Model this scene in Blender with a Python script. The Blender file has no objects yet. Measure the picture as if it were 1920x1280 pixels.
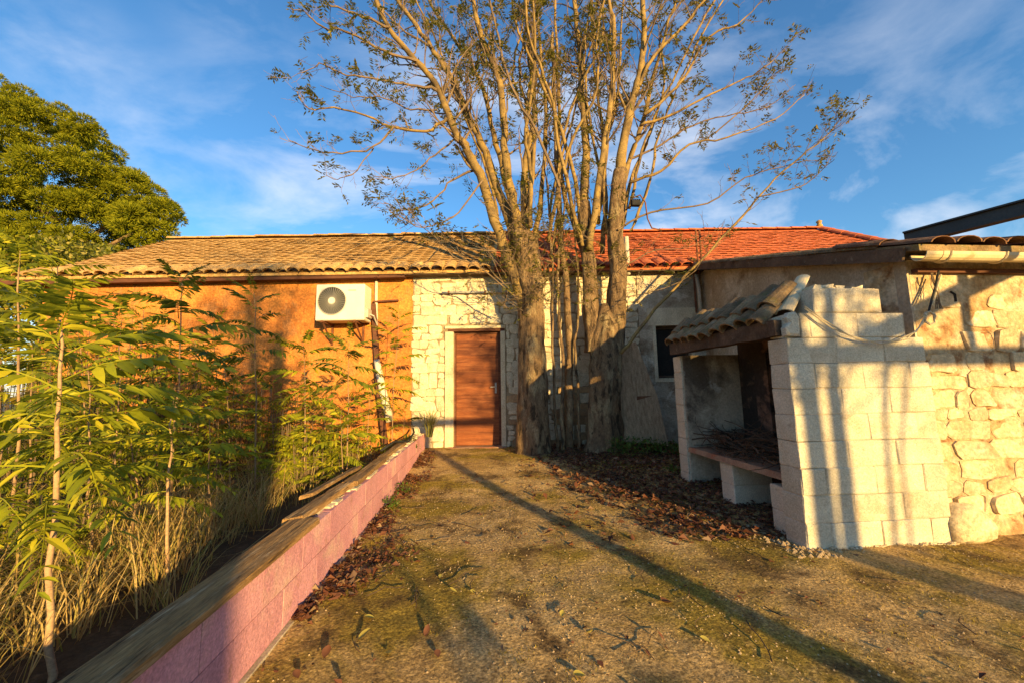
import bpy, bmesh, math, random
import numpy as np
from mathutils import Vector, Matrix, noise as mnoise

random.seed(7)
S = bpy.context.scene
COL = S.collection
R = math.radians

# ------------------------------------------------------------------ camera
CAM_H, PITCH, YAW, ROLL, FPX = 1.2, R(6.8), R(4.84), R(0.92), 720.0
FWD = Vector((math.sin(YAW) * math.cos(PITCH), math.cos(YAW) * math.cos(PITCH), math.sin(PITCH)))
_r = Vector((math.cos(YAW), -math.sin(YAW), 0))
_u = _r.cross(FWD)
RT = _r * math.cos(ROLL) - _u * math.sin(ROLL)
UP = _u * math.cos(ROLL) + _r * math.sin(ROLL)
cam = bpy.data.objects.new('camera', bpy.data.cameras.new('camera'))
COL.objects.link(cam)
m = Matrix((RT, UP, -FWD)).transposed().to_4x4()
m.translation = (0, 0, CAM_H)
cam.matrix_world = m
cam.data.sensor_width = 36.0
cam.data.lens = 36.0 * FPX / 1920.0
cam.data.clip_start = 0.05
cam.data.clip_end = 2000
S.camera = cam

# ------------------------------------------------------------------ sun and sky
SUN_AZ, SUN_EL = R(156.0), R(9.4)          # azimuth clockwise from +Y
SUN_DIR = Vector((math.sin(SUN_AZ) * math.cos(SUN_EL), math.cos(SUN_AZ) * math.cos(SUN_EL), math.sin(SUN_EL)))
sun = bpy.data.objects.new('sun', bpy.data.lights.new('sun', 'SUN'))
COL.objects.link(sun)
sun.location = SUN_DIR * 60
sun.rotation_euler = SUN_DIR.to_track_quat('Z', 'Y').to_euler()
sun.data.energy = 5.0
sun.data.angle = R(0.55)
sun.data.color = (1.0, 0.665, 0.24)

W = bpy.data.worlds.new('World')
S.world = W
W.use_nodes = True
wn, wl = W.node_tree.nodes, W.node_tree.links
wn.clear()
wo = wn.new('ShaderNodeOutputWorld')
bg = wn.new('ShaderNodeBackground')
bg.inputs['Strength'].default_value = 0.128
sky = wn.new('ShaderNodeTexSky')
sky.sky_type = 'NISHITA'
sky.sun_disc = False
sky.sun_elevation = SUN_EL
sky.sun_rotation = SUN_AZ
sky.altitude = 100
sky.air_density = 1.25
sky.dust_density = 0.15
sky.ozone_density = 4.5
tc = wn.new('ShaderNodeTexCoord')
# wispy cirrus: streaked noise over the direction vector
mp = wn.new('ShaderNodeMapping')
mp.inputs['Rotation'].default_value = (R(25), R(38), R(20))
mp.inputs['Scale'].default_value = (0.9, 3.6, 4.4)
n1 = wn.new('ShaderNodeTexNoise')
n1.inputs['Scale'].default_value = 1.7
n1.inputs['Detail'].default_value = 9
n1.inputs['Roughness'].default_value = 0.58
n1.inputs['Distortion'].default_value = 0.3
r1 = wn.new('ShaderNodeMapRange')
r1.inputs['From Min'].default_value = 0.47
r1.inputs['From Max'].default_value = 0.80
n2 = wn.new('ShaderNodeTexNoise')
n2.inputs['Scale'].default_value = 1.3
n2.inputs['Detail'].default_value = 3
r2 = wn.new('ShaderNodeMapRange')
r2.inputs['From Min'].default_value = 0.34
r2.inputs['From Max'].default_value = 0.60
mul = wn.new('ShaderNodeMath'); mul.operation = 'MULTIPLY'
mix = wn.new('ShaderNodeMixRGB')
mix.inputs['Color2'].default_value = (3.6, 3.7, 4.0, 1)
sat = wn.new('ShaderNodeHueSaturation')
sat.inputs['Saturation'].default_value = 1.06
wl.new(tc.outputs['Generated'], mp.inputs['Vector'])
wl.new(mp.outputs['Vector'], n1.inputs['Vector'])
wl.new(tc.outputs['Generated'], n2.inputs['Vector'])
wl.new(n1.outputs['Fac'], r1.inputs['Value'])
wl.new(n2.outputs['Fac'], r2.inputs['Value'])
wl.new(r1.outputs['Result'], mul.inputs[0])
wl.new(r2.outputs['Result'], mul.inputs[1])
wl.new(mul.outputs[0], mix.inputs['Fac'])
wl.new(sky.outputs['Color'], sat.inputs['Color'])
wl.new(sat.outputs['Color'], mix.inputs['Color1'])
wl.new(mix.outputs['Color'], bg.inputs['Color'])
wl.new(bg.outputs['Background'], wo.inputs['Surface'])

S.view_settings.view_transform = 'Standard'
S.view_settings.look = 'None'
S.view_settings.gamma = 1.0
S.view_settings.exposure = 1.22
S.view_settings.use_curve_mapping = False


# ------------------------------------------------------------------ helpers
def at(px, py, Y):
    """point of the photograph's pixel (1920x1280) at world depth Y"""
    d = FWD + RT * ((px - 960) / FPX) + UP * ((640 - py) / FPX)
    return Vector((0, 0, CAM_H)) + d * (Y / d.y)


def ss(a, b, x):
    t = min(1, max(0, (x - a) / (b - a)))
    return t * t * (3 - 2 * t)


def gh(x, y):
    h = 0.12 * ss(4.4, 7.2, y) if x > -1.1 else 0.05 * ss(3, 7, y)
    if x > 0.5:
        h += 0.13 * math.exp(-((x - 2.75) ** 2 / 0.9 + (y - 5.3) ** 2 / 2.2))
    return h


def tag(o, label=None, cat=None, group=None, kind=None):
    if label: o['label'] = label
    if cat: o['category'] = cat
    if group: o['group'] = group
    if kind: o['kind'] = kind
    return o


def thing(name, label, cat, loc=(0, 0, 0), rz=0.0, group=None):
    o = bpy.data.objects.new(name, None)
    o.empty_display_size = 0.1
    COL.objects.link(o)
    o.location = loc
    o.rotation_euler = (0, 0, rz)
    return tag(o, label, cat, group)


def root_of(o):
    v = Vector((0, 0, 0))
    while o is not None:
        v += o.location
        o = o.parent
    return v


class MB:
    def __init__(s):
        s.v, s.f = [], []

    def add(s, vs, fs):
        b = len(s.v)
        s.v.extend([tuple(p) for p in vs])
        s.f.extend([tuple(i + b for i in f) for f in fs])

    def box(s, a, b, jit=0.0, bev=0.0):
        (x0, y0, z0), (x1, y1, z1) = a, b
        if bev > 0:
            bm = bmesh.new()
            bmesh.ops.create_cube(bm, size=1)
            for v in bm.verts:
                v.co = Vector((x0 + (v.co.x + .5) * (x1 - x0), y0 + (v.co.y + .5) * (y1 - y0), z0 + (v.co.z + .5) * (z1 - z0)))
            bmesh.ops.bevel(bm, geom=bm.edges[:], offset=bev, segments=1, affect='EDGES')
            if jit:
                for v in bm.verts:
                    v.co += Vector((random.uniform(-jit, jit), random.uniform(-jit, jit), random.uniform(-jit, jit)))
            bm.verts.ensure_lookup_table()
            s.add([v.co[:] for v in bm.verts], [[v.index for v in f.verts] for f in bm.faces])
            bm.free()
            return s
        vs = [(x, y, z) for z in (z0, z1) for y in (y0, y1) for x in (x0, x1)]
        if jit:
            vs = [tuple(c + random.uniform(-jit, jit) for c in p) for p in vs]
        s.add(vs, [(0, 2, 3, 1), (4, 5, 7, 6), (0, 1, 5, 4), (1, 3, 7, 5), (3, 2, 6, 7), (2, 0, 4, 6)])
        return s

    def tube(s, pts, rad, n=6, cap=True):
        pts = [Vector(p) for p in pts]
        k = len(pts)
        if not hasattr(rad, '__len__'):
            rad = [rad] * k
        b = len(s.v)
        ref = Vector((0.31, 0.17, 0.93)).normalized()
        for i, p in enumerate(pts):
            t = (pts[min(i + 1, k - 1)] - pts[max(i - 1, 0)])
            t = t.normalized() if t.length > 1e-9 else Vector((0, 0, 1))
            e1 = t.cross(ref)
            if e1.length < 0.15:
                e1 = t.cross(Vector((1, 0, 0)))
            e1.normalize()
            e2 = t.cross(e1)
            for j in range(n):
                a = 2 * math.pi * j / n
                s.v.append(tuple(p + (e1 * math.cos(a) + e2 * math.sin(a)) * rad[i]))
        for i in range(k - 1):
            for j in range(n):
                j2 = (j + 1) % n
                s.f.append((b + i * n + j, b + i * n + j2, b + (i + 1) * n + j2, b + (i + 1) * n + j))
        if cap:
            s.f.append(tuple(b + j for j in range(n))[::-1])
            s.f.append(tuple(b + (k - 1) * n + j for j in range(n)))
        return s

    def bar(s, p, q, w, h, up=(0, 0, 1)):
        """rectangular bar from p to q, width w, height h"""
        p, q = Vector(p), Vector(q)
        t = (q - p).normalized()
        sx = t.cross(Vector(up)).normalized() * (w / 2)
        sz = sx.cross(t).normalized() * (h / 2)
        vs = [p - sx - sz, p + sx - sz, p + sx + sz, p - sx + sz, q - sx - sz, q + sx - sz, q + sx + sz, q - sx + sz]
        s.add(vs, [(0, 1, 2, 3), (7, 6, 5, 4), (0, 4, 5, 1), (1, 5, 6, 2), (2, 6, 7, 3), (3, 7, 4, 0)])
        return s

    def mesh(s, name, mat, off=(0, 0, 0), smooth=False):
        me = bpy.data.meshes.new(name)
        ox, oy, oz = off
        me.from_pydata([(x - ox, y - oy, z - oz) for x, y, z in s.v], [], s.f)
        if mat: me.materials.append(mat)
        if smooth:
            me.polygons.foreach_set('use_smooth', [True] * len(me.polygons))
        me.update()
        return me

    def build(s, name, mat, parent=None, smooth=False, local=False, kind=None, origin=None):
        """world coordinates unless local; origin: where a parentless object's origin goes"""
        if parent is not None:
            off = (0, 0, 0) if local else root_of(parent)
        else:
            off = origin or (0, 0, 0)
        me = s.mesh(name, mat, off, smooth)
        o = bpy.data.objects.new(name, me)
        COL.objects.link(o)
        if parent is not None:
            o.parent = parent
        elif origin:
            o.location = origin
        if kind: o['kind'] = kind
        return o


def inst(me, name, parent, loc=(0, 0, 0), rot=(0, 0, 0), sc=1.0):
    o = bpy.data.objects.new(name, me)
    COL.objects.link(o)
    o.parent = parent
    o.location = loc
    o.rotation_euler = rot
    o.scale = (sc, sc, sc) if not hasattr(sc, '__len__') else sc
    return o


# ------------------------------------------------------------------ materials
def mk(name, c1, c2, scale=4.0, rough=0.9, bump=0.35, bscale=45.0, bdist=0.01, spots=None, spots2=None,
       rand=0.12, stretch=(1, 1, 1), fine=0.25, spec=0.2, lo=0.35, hi=0.65, speck=None):
    M = bpy.data.materials.new(name)
    M.use_nodes = True
    N, L = M.node_tree.nodes, M.node_tree.links
    B = N['Principled BSDF']
    B.inputs['Roughness'].default_value = rough
    B.inputs['Specular IOR Level'].default_value = spec
    T = N.new('ShaderNodeTexCoord')
    OI = N.new('ShaderNodeObjectInfo')
    sh = N.new('ShaderNodeVectorMath'); sh.operation = 'MULTIPLY_ADD'
    cb = N.new('ShaderNodeCombineXYZ')
    for i in range(3): L.new(OI.outputs['Random'], cb.inputs[i])
    L.new(cb.outputs[0], sh.inputs[0])
    sh.inputs[1].default_value = (37, 23, 51)
    mpn = N.new('ShaderNodeMapping')
    mpn.inputs['Scale'].default_value = stretch
    L.new(T.outputs['Object'], mpn.inputs['Vector'])
    L.new(mpn.outputs[0], sh.inputs[2])
    V = sh.outputs[0]

    def nz(sc, det=6, ro=0.6, dis=0.0):
        n = N.new('ShaderNodeTexNoise')
        n.inputs['Scale'].default_value = sc
        n.inputs['Detail'].default_value = det
        n.inputs['Roughness'].default_value = ro
        n.inputs['Distortion'].default_value = dis
        L.new(V, n.inputs['Vector'])
        return n.outputs['Fac']

    def rng(v, a, b, c=0.0, d=1.0):
        r = N.new('ShaderNodeMapRange')
        r.inputs['From Min'].default_value = a
        r.inputs['From Max'].default_value = b
        r.inputs['To Min'].default_value = c
        r.inputs['To Max'].default_value = d
        L.new(v, r.inputs['Value'])
        return r.outputs['Result']

    def mixc(f, a, b, bt='MIX'):
        x = N.new('ShaderNodeMixRGB')
        x.blend_type = bt
        if hasattr(f, 'links'): L.new(f, x.inputs[0])
        else: x.inputs[0].default_value = f
        for i, c in ((1, a), (2, b)):
            if hasattr(c, 'links'): L.new(c, x.inputs[i])
            else: x.inputs[i].default_value = (*c, 1)
        return x.outputs[0]

    col = mixc(rng(nz(scale), lo, hi), c1, c2)
    if spots: # (colour, scale, threshold lo, hi, amount)
        col = mixc(rng(nz(spots[1], 8, 0.65, 0.3), spots[2], spots[3], 0, spots[4]), col, spots[0])
    if spots2:
        col = mixc(rng(nz(spots2[1], 8, 0.65, 0.3), spots2[2], spots2[3], 0, spots2[4]), col, spots2[0])
    g = rng(nz(bscale * 1.7, 4), 0.3, 0.7, 1 - fine, 1 + fine)
    hs = N.new('ShaderNodeHueSaturation')
    L.new(col, hs.inputs['Color'])
    pr = rng(OI.outputs['Random'], 0, 1, 1 - rand, 1 + rand)
    mm = N.new('ShaderNodeMath'); mm.operation = 'MULTIPLY'
    L.new(g, mm.inputs[0]); L.new(pr, mm.inputs[1])
    val = mm.outputs[0]
    if speck:
        vo = N.new('ShaderNodeTexVoronoi')
        vo.inputs['Scale'].default_value = speck[0]
        L.new(V, vo.inputs['Vector'])
        sp = N.new('ShaderNodeSeparateColor')
        L.new(vo.outputs['Color'], sp.inputs[0])
        m2 = N.new('ShaderNodeMath'); m2.operation = 'MULTIPLY'
        L.new(val, m2.inputs[0]); L.new(rng(sp.outputs[0], 0, 1, 1 - speck[1], 1 + speck[1]), m2.inputs[1])
        val = m2.outputs[0]
    L.new(val, hs.inputs['Value'])
    L.new(hs.outputs[0], B.inputs['Base Color'])
    if bump:
        bp = N.new('ShaderNodeBump')
        bp.inputs['Strength'].default_value = bump
        bp.inputs['Distance'].default_value = bdist
        a = nz(bscale, 8, 0.7)
        b = nz(bscale * 0.22, 5, 0.6)
        ad = N.new('ShaderNodeMath'); ad.operation = 'ADD'
        L.new(a, ad.inputs[0]); L.new(b, ad.inputs[1])
        L.new(ad.outputs[0], bp.inputs['Height'])
        L.new(bp.outputs[0], B.inputs['Normal'])
    return M


def mk_leaf(name, cols, trans=0.35, rough=0.5, spec=0.3):
    """leaf colour picked per mesh island; some light passes through"""
    M = bpy.data.materials.new(name)
    M.use_nodes = True
    N, L = M.node_tree.nodes, M.node_tree.links
    B = N['Principled BSDF']
    out = N['Material Output']
    G = N.new('ShaderNodeNewGeometry')
    rp = N.new('ShaderNodeValToRGB')
    rp.color_ramp.interpolation = 'LINEAR'
    e = rp.color_ramp.elements
    e[0].position = 0.0; e[0].color = (*cols[0], 1)
    e[1].position = 1.0; e[1].color = (*cols[-1], 1)
    for i, c in enumerate(cols[1:-1]):
        x = e.new((i + 1) / (len(cols) - 1)); x.color = (*c, 1)
    L.new(G.outputs['Random Per Island'], rp.inputs[0])
    L.new(rp.outputs[0], B.inputs['Base Color'])
    B.inputs['Roughness'].default_value = rough
    B.inputs['Specular IOR Level'].default_value = spec
    if trans > 0:
        T = N.new('ShaderNodeBsdfTranslucent')
        L.new(rp.outputs[0], T.inputs['Color'])
        X = N.new('ShaderNodeMixShader')
        X.inputs[0].default_value = trans
        L.new(B.outputs[0], X.inputs[1]); L.new(T.outputs[0], X.inputs[2])
        L.new(X.outputs[0], out.inputs['Surface'])
    return M


M = {}
M['orange'] = mk('orange_plaster', (.60, .235, .05), (.36, .12, .028), 1.1, bump=1.0, bscale=18, bdist=.025, fine=.3,
                 spots=((.68, .40, .15), 3.2, .55, .68, .7), spots2=((.25, .085, .025), 3.2, .53, .66, .75), speck=(40, .12))
M['whitestone'] = mk('whitewashed_stone', (.63, .55, .39), (.50, .42, .28), 6, bump=.8, bscale=30, bdist=.015,
                     spots=((.34, .24, .14), 7, .56, .70, .75), spots2=((.72, .66, .52), 13, .55, .66, .6), rand=.14)
M['barestone'] = mk('bare_stone', (.40, .26, .13), (.28, .18, .10), 6, bump=.6, bscale=30, bdist=.012, rand=.25)
M['mortar'] = mk('dark_lime_joint', (.36, .28, .17), (.20, .145, .085), 8, bump=.6, bscale=40)
M['greyplaster'] = mk('grey_plaster', (.54, .45, .33), (.38, .30, .20), 1.4, bump=.9, bscale=22, bdist=.02,
                      spots=((.20, .13, .075), 2.2, .53, .66, .85), spots2=((.64, .56, .43), 4, .54, .64, .8))
M['whiterender'] = mk('white_render', (.68, .58, .40), (.54, .44, .29), 5, bump=.8, bscale=30, spots=((.34, .27, .18), 8, .6, .72, .6))
M['block'] = mk('whitewashed_block', (.58, .52, .40), (.46, .40, .29), 3.2, bump=.9, bscale=48, bdist=.010, rand=.07, fine=.2, speck=(150, .12),
                spots=((.40, .28, .16), 2.6, .55, .72, .7), spots2=((.30, .25, .18), 15, .60, .70, .6))
M['blockjoint'] = mk('block_mortar', (.52, .44, .32), (.36, .29, .2), 8, bump=.5)
M['pink'] = mk('pink_painted_block', (.58, .29, .32), (.48, .22, .26), 3.0, bump=.7, bscale=46, bdist=.008, rand=.09, fine=.2, speck=(130, .12),
               spots=((.60, .42, .33), 3.4, .52, .70, .65), spots2=((.32, .17, .12), 8, .58, .70, .6))
M['pinkjoint'] = mk('pink_wall_mortar', (.33, .15, .13), (.24, .12, .10), 9, bump=.5)
M['limestone'] = mk('cream_wall_stone', (.60, .49, .31), (.48, .35, .20), 5, bump=1.0, bscale=20, bdist=.02, rand=.16, speck=(60, .12),
                    spots=((.44, .27, .12), 5, .56, .70, .7), spots2=((.68, .60, .44), 8, .56, .68, .7))
M['limeplaster'] = mk('cream_wall_plaster', (.56, .43, .25), (.38, .23, .10), 3.0, bump=1.0, bscale=14, bdist=.04, speck=(50, .15),
                      spots=((.26, .12, .05), 6, .52, .62, .9), spots2=((.66, .57, .40), 2.4, .48, .62, .85))
M['sandtile'] = mk('lichened_roof_tile', (.52, .325, .12), (.37, .21, .072), 1.3, bump=.8, bscale=26, bdist=.015, rand=.15, fine=.35, speck=(26, .22),
                   spots=((.54, .36, .15), 5, .5, .64, .7), spots2=((.22, .125, .055), 8, .60, .70, .6))
M['browntile'] = mk('brown_roof_tile', (.20, .10, .055), (.12, .065, .04), 5, bump=.6, bscale=30, rand=.2, spots=((.38, .24, .12), 9, .54, .66, .6))
M['redtile'] = mk('red_roof_tile', (.54, .155, .06), (.40, .10, .04), 2.5, bump=.6, bscale=30, rand=.16, speck=(18, .2),
                  spots=((.46, .20, .09), 9, .56, .7, .6))
M['mosstile'] = mk('mossy_roof_tile', (.27, .185, .10), (.13, .085, .045), 6, bump=.9, bscale=36, bdist=.015, rand=.25,
                   spots=((.12, .105, .03), 9, .52, .64, .65), spots2=((.36, .32, .25), 18, .6, .7, .7))
M['brownpaint'] = mk('brown_timber', (.15, .062, .035), (.09, .04, .025), 6, bump=.4, bscale=24, stretch=(.2, 1, 1))
M['darkwood'] = mk('rough_dark_timber', (.13, .085, .055), (.07, .045, .03), 6, bump=.8, bscale=30, bdist=.012, spots=((.28, .22, .16), 14, .6, .7, .6))
M['door'] = mk('stained_door_board', (.22, .066, .02), (.105, .03, .012), 1.6, rough=.6, bump=.35, bscale=20, stretch=(.5, 1, 5), spots=((.30, .11, .04), 3, .5, .65, .6), rand=.04)
M['oldboard'] = mk('weathered_board', (.40, .235, .09), (.16, .09, .038), 2.2, bump=1.0, bscale=9, bdist=.008, stretch=(11, 1.1, 11), fine=.35, lo=.3, hi=.7,
                   spots=((.50, .36, .20), 2.5, .55, .66, .7), spots2=((.06, .035, .018), 3.4, .57, .64, .85), rand=.15)
M['leanboard'] = mk('grey_weathered_panel', (.44, .29, .165), (.25, .16, .09), 2, bump=.8, bscale=9, stretch=(14, 14, .7), fine=.35)
M['rust'] = mk('rusted_iron', (.20, .08, .035), (.11, .045, .025), 12, bump=.5)
M['acwhite'] = mk('off_white_enamel', (.70, .66, .56), (.62, .58, .49), 3, rough=.45, bump=.05, fine=.05, spots=((.48, .40, .28), 5, .62, .75, .5))
M['acdark'] = mk('dark_grille_plastic', (.05, .05, .05), (.03, .03, .03), 8, rough=.5, bump=0)
M['acwire'] = mk('grey_grille_wire', (.42, .40, .35), (.32, .3, .27), 8, rough=.5, bump=0)
M['pipe'] = mk('white_pipe', (.58, .52, .42), (.48, .42, .32), 6, rough=.6, bump=.15)
M['gutter'] = mk('cream_gutter', (.66, .54, .34), (.56, .44, .26), 4, rough=.6, bump=.15, fine=.08, spots=((.34, .22, .1), 7, .62, .74, .6))
M['steel'] = mk('dark_painted_beam', (.035, .033, .032), (.022, .02, .02), 5, rough=.45, bump=.1, spec=.4)
M['black'] = mk('unlit_room_black', (.03, .026, .022), (.02, .018, .016), 4, bump=0)
M['bark'] = mk('furrowed_bark', (.29, .19, .10), (.155, .10, .055), 3, bump=1.0, bscale=11, bdist=.05, stretch=(4.2, 4.2, 1.5), fine=.35,
               spots=((.40, .31, .17), 1.6, .52, .62, .75), spots2=((.05, .034, .02), 2.6, .53, .61, .9))
M['limb'] = mk('yellow_brown_branch_bark', (.32, .215, .075), (.19, .13, .055), 5, bump=.5, bscale=40, bdist=.01, spots=((.10, .07, .04), 3.5, .47, .60, .85), spots2=((.44, .29, .07), 5, .56, .66, .6))
M['twig'] = mk('grey_brown_twig', (.20, .14, .085), (.12, .085, .055), 8, bump=0)
M['deadtwig'] = mk('dead_twig', (.10, .065, .04), (.06, .04, .027), 8, bump=0)
M['brownstem'] = mk('brown_sapling_stem', (.30, .19, .10), (.20, .125, .07), 6, bump=.2)
M['stem'] = mk('pale_sapling_stem', (.46, .31, .17), (.36, .22, .12), 6, bump=.2)
M['soil'] = mk('dark_bed_soil', (.10, .068, .04), (.06, .04, .024), 3, bump=.9, bscale=30, bdist=.03, spots=((.20, .14, .08), 10, .58, .7, .6))
M['dirt'] = mk('dry_open_ground', (.22, .16, .09), (.14, .11, .055), .4, bump=.6, bscale=12, bdist=.03, spots=((.11, .12, .035), .8, .5, .62, .7))
M['courtyard'] = mk('mossy_concrete', (.53, .36, .15), (.38, .24, .085), 1.7, bump=1.0, bscale=38, bdist=.022, fine=.5, rand=0, speck=(110, .36),
                    spots=((.25, .175, .02), 1.25, .45, .58, .9), spots2=((.085, .05, .02), 2.6, .52, .64, .85))
M['pebble'] = mk('pale_grit', (.46, .34, .20), (.24, .17, .09), 60, bump=0)
M['soot'] = mk('sooty_plaster', (.035, .028, .023), (.05, .036, .028), 3.2, bump=.5, bscale=24, spots=((.24, .14, .09), 2.6, .54, .64, .75))
M['bbqplaster'] = mk('smoke_stained_plaster', (.52, .44, .33), (.40, .33, .24), 2.5, bump=.6, bscale=26, spots=((.10, .075, .055), 1.7, .47, .64, .9), spots2=((.64, .61, .54), 5, .6, .7, .7))
M['slab'] = mk('grimy_concrete_slab', (.34, .22, .14), (.22, .13, .085), 6, bump=.7, bscale=30, spots=((.30, .10, .05), 6, .54, .66, .7))
M['cable'] = mk('pale_cable', (.5, .42, .28), (.4, .33, .22), 8, bump=0)
M['blackcable'] = mk('black_cable', (.03, .03, .03), (.02, .02, .02), 8, bump=0)
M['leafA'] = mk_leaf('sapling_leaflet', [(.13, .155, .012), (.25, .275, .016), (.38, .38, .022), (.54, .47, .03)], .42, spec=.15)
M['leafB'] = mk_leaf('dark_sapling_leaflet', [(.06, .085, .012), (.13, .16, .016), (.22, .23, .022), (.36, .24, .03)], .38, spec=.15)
M['leafT'] = mk_leaf('tree_leaflet', [(.08, .09, .015), (.16, .17, .022), (.27, .26, .04), (.46, .38, .10)], .35, spec=.2)
M['pine'] = mk_leaf('pine_needle', [(.07, .09, .006), (.16, .185, .01), (.27, .28, .014), (.38, .36, .02)], .35, rough=.7, spec=.1)
M['straw'] = mk_leaf('dry_grass', [(.34, .20, .07), (.48, .32, .11), (.62, .45, .18), (.40, .30, .08), (.20, .22, .04)], .3, rough=.7)
M['litter'] = mk_leaf('fallen_leaf_litter', [(.06, .020, .012), (.11, .038, .018), (.17, .068, .03), (.08, .035, .02), (.30, .20, .11)], .1, rough=.7)
M['yellowleaf'] = mk_leaf('yellow_fallen_leaf', [(.50, .40, .06), (.42, .36, .10)], .3)
M['palm'] = mk_leaf('strappy_leaf', [(.14, .17, .04), (.26, .26, .07), (.36, .32, .10)], .3)
M['moss'] = mk_leaf('olive_moss', [(.16, .12, .015), (.26, .19, .025), (.36, .27, .05)], .2, rough=.8, spec=.1)
M['weed'] = mk_leaf('low_weed_leaf', [(.06, .11, .015), (.11, .17, .025)], .35)


# ------------------------------------------------------------------ the ground
def sheet(name, xs, ys, zf, mat):
    b = MB()
    nx = len(xs)
    for y in ys:
        for x in xs:
            b.v.append((x, y, zf(x, y)))
    for j in range(len(ys) - 1):
        for i in range(nx - 1):
            b.f.append((j * nx + i, j * nx + i + 1, (j + 1) * nx + i + 1, (j + 1) * nx + i))
    return b.build(name, mat, smooth=True, kind='structure')


def lin(a, b, n): return [a + (b - a) * i / (n - 1) for i in range(n)]


sheet('ground', lin(-400, 400, 41), lin(-400, 900, 41), lambda x, y: -0.07, M['dirt'])


def court_z(x, y):
    n = mnoise.noise(Vector((x * 2.1, y * 2.1, 3))) * .012 + mnoise.noise(Vector((x * 9, y * 9, 7))) * .006 + mnoise.noise(Vector((x * 23, y * 23, 1))) * .0035
    return gh(x, y) + n * (0.35 if y < 0 else 1)


sheet('courtyard', lin(-1.06, 4.4, 150) + lin(4.6, 10, 12), lin(-9, .3, 20) + lin(.4, 7.5, 190), court_z, M['courtyard'])
sheet('garden_bed', lin(-14, -5, 20) + lin(-4.9, -1.09, 70), lin(-6, .2, 12) + lin(.3, 8.2, 110),
      lambda x, y: gh(-2, y) - .02 + mnoise.noise(Vector((x * 1.6, y * 1.6, 5))) * .05 + mnoise.noise(Vector((x * 7, y * 7, 2))) * .02, M['soil'])


# ------------------------------------------------------------------ stones
def stone_mesh(poly, y0, proud, bev=.014, tilt=0.006):
    """poly: list of (u,z) going round, front towards -y; returns MB"""
    b = MB()
    n = len(poly)
    cu = sum(p[0] for p in poly) / n
    cz = sum(p[1] for p in poly) / n
    ta, tb = random.uniform(-tilt, tilt) * 4, random.uniform(-tilt, tilt) * 4
    def shr(p, d):
        v = Vector((p[0] - cu, p[1] - cz))
        L = max(v.length, 1e-6)
        return (cu + v.x * max(0.2, (L - d) / L), cz + v.y * max(.2, (L - d) / L))
    for p in poly: b.v.append((p[0], y0 + .02, p[1]))
    for p in poly:
        b.v.append((p[0], y0 - proud * .75, p[1]))
    for p in poly:
        q = shr(p, bev)
        b.v.append((q[0], y0 - proud + (q[0] - cu) * ta + (q[1] - cz) * tb, q[1]))
    for p in poly:
        q = shr(p, bev * 3.2)
        b.v.append((q[0], y0 - proud * 1.06 + (q[0] - cu) * ta + (q[1] - cz) * tb + random.uniform(-.003, .003), q[1]))
    for k in range(3):
        for i in range(n):
            j = (i + 1) % n
            b.f.append((k * n + i, k * n + j, (k + 1) * n + j, (k + 1) * n + i))
    b.f.append(tuple(3 * n + i for i in range(n)))
    return b


def quad_poly(u0, z0, u1, z1, gap, jit):
    J = lambda a=1.0: random.uniform(-jit, jit) * a
    c = [(u0 + gap + J(), z0 + gap + J(.6)), (u1 - gap + J(), z0 + gap + J(.6)), (u1 - gap + J(), z1 - gap + J(.6)), (u0 + gap + J(), z1 - gap + J(.6))]
    out = []
    for i in range(4):
        p, q = c[i], c[(i + 1) % 4]
        # cut corners and wobble edges
        for t in ((.12, .5, .88) if abs(q[0] - p[0]) + abs(q[1] - p[1]) > .16 else (.2, .8)):
            out.append((p[0] + (q[0] - p[0]) * t + J(.35), p[1] + (q[1] - p[1]) * t + J(.3)))
    return out


def rubble(u0, u1, z0, z1, excl, cb, hmin=.13, hmax=.30, wmin=.14, wmax=.42, gap=.003, jit=.036):
    z = z0
    while z < z1 - .05:
        H = min(random.uniform(hmin, hmax), z1 - z)
        if z1 - z - H < .06: H = z1 - z
        u = u0
        while u < u1 - .05:
            w = min(random.uniform(wmin, wmax), u1 - u)
            if u1 - u - w < .08: w = u1 - u
            parts = []
            if H > .2:
                k = random.random()
                if k < .2: parts = [(u, z, u + w, z + H)]
                elif k < .8:
                    s = z + H * random.uniform(.35, .65)
                    a = u + w * random.uniform(.35, .65)
                    if w > .32 and random.random() < .6:
                        if random.random() < .5: parts = [(u, z, u + w, s), (u, s, a, z + H), (a, s, u + w, z + H)]
                        else: parts = [(u, z, a, s), (a, z, u + w, s), (u, s, u + w, z + H)]
                    else: parts = [(u, z, u + w, s), (u, s, u + w, z + H)]
                else:
                    s1, s2 = z + H * .33, z + H * .66
                    parts = [(u, z, u + w, s1), (u, s1, u + w, s2), (u, s2, u + w, z + H)]
            else: parts = [(u, z, u + w, z + H)]
            for (a, b, c, d) in parts:
                if any(a < e[2] and c > e[0] and b < e[3] and d > e[1] for e in excl):
                    # clip sideways against an exclusion
                    for e in excl:
                        if a < e[2] and c > e[0] and b < e[3] and d > e[1]:
                            if a < e[0]: c = min(c, e[0])
                            elif c > e[2]: a = max(a, e[2])
                            elif d > e[3]: b = max(b, e[3])
                            else: c = a
                    if c - a < .07 or d - b < .05: continue
                    if any(a < e[2] - .001 and c > e[0] + .001 and b < e[3] - .001 and d > e[1] + .001 for e in excl): continue
                cb(quad_poly(a, b, c, d, gap, jit * min(1, (c - a) / .2)), (a + c) / 2, (b + d) / 2)
            u += w
        z += H


# ------------------------------------------------------------------ the farmhouse
HA = R(-4.8)
house = thing('farmhouse', 'long single-storey farmhouse with orange plaster, whitewashed stone and tiled roof behind the trees', 'house', (0, 7.3, 0), HA)
EZ = 3.46


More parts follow.
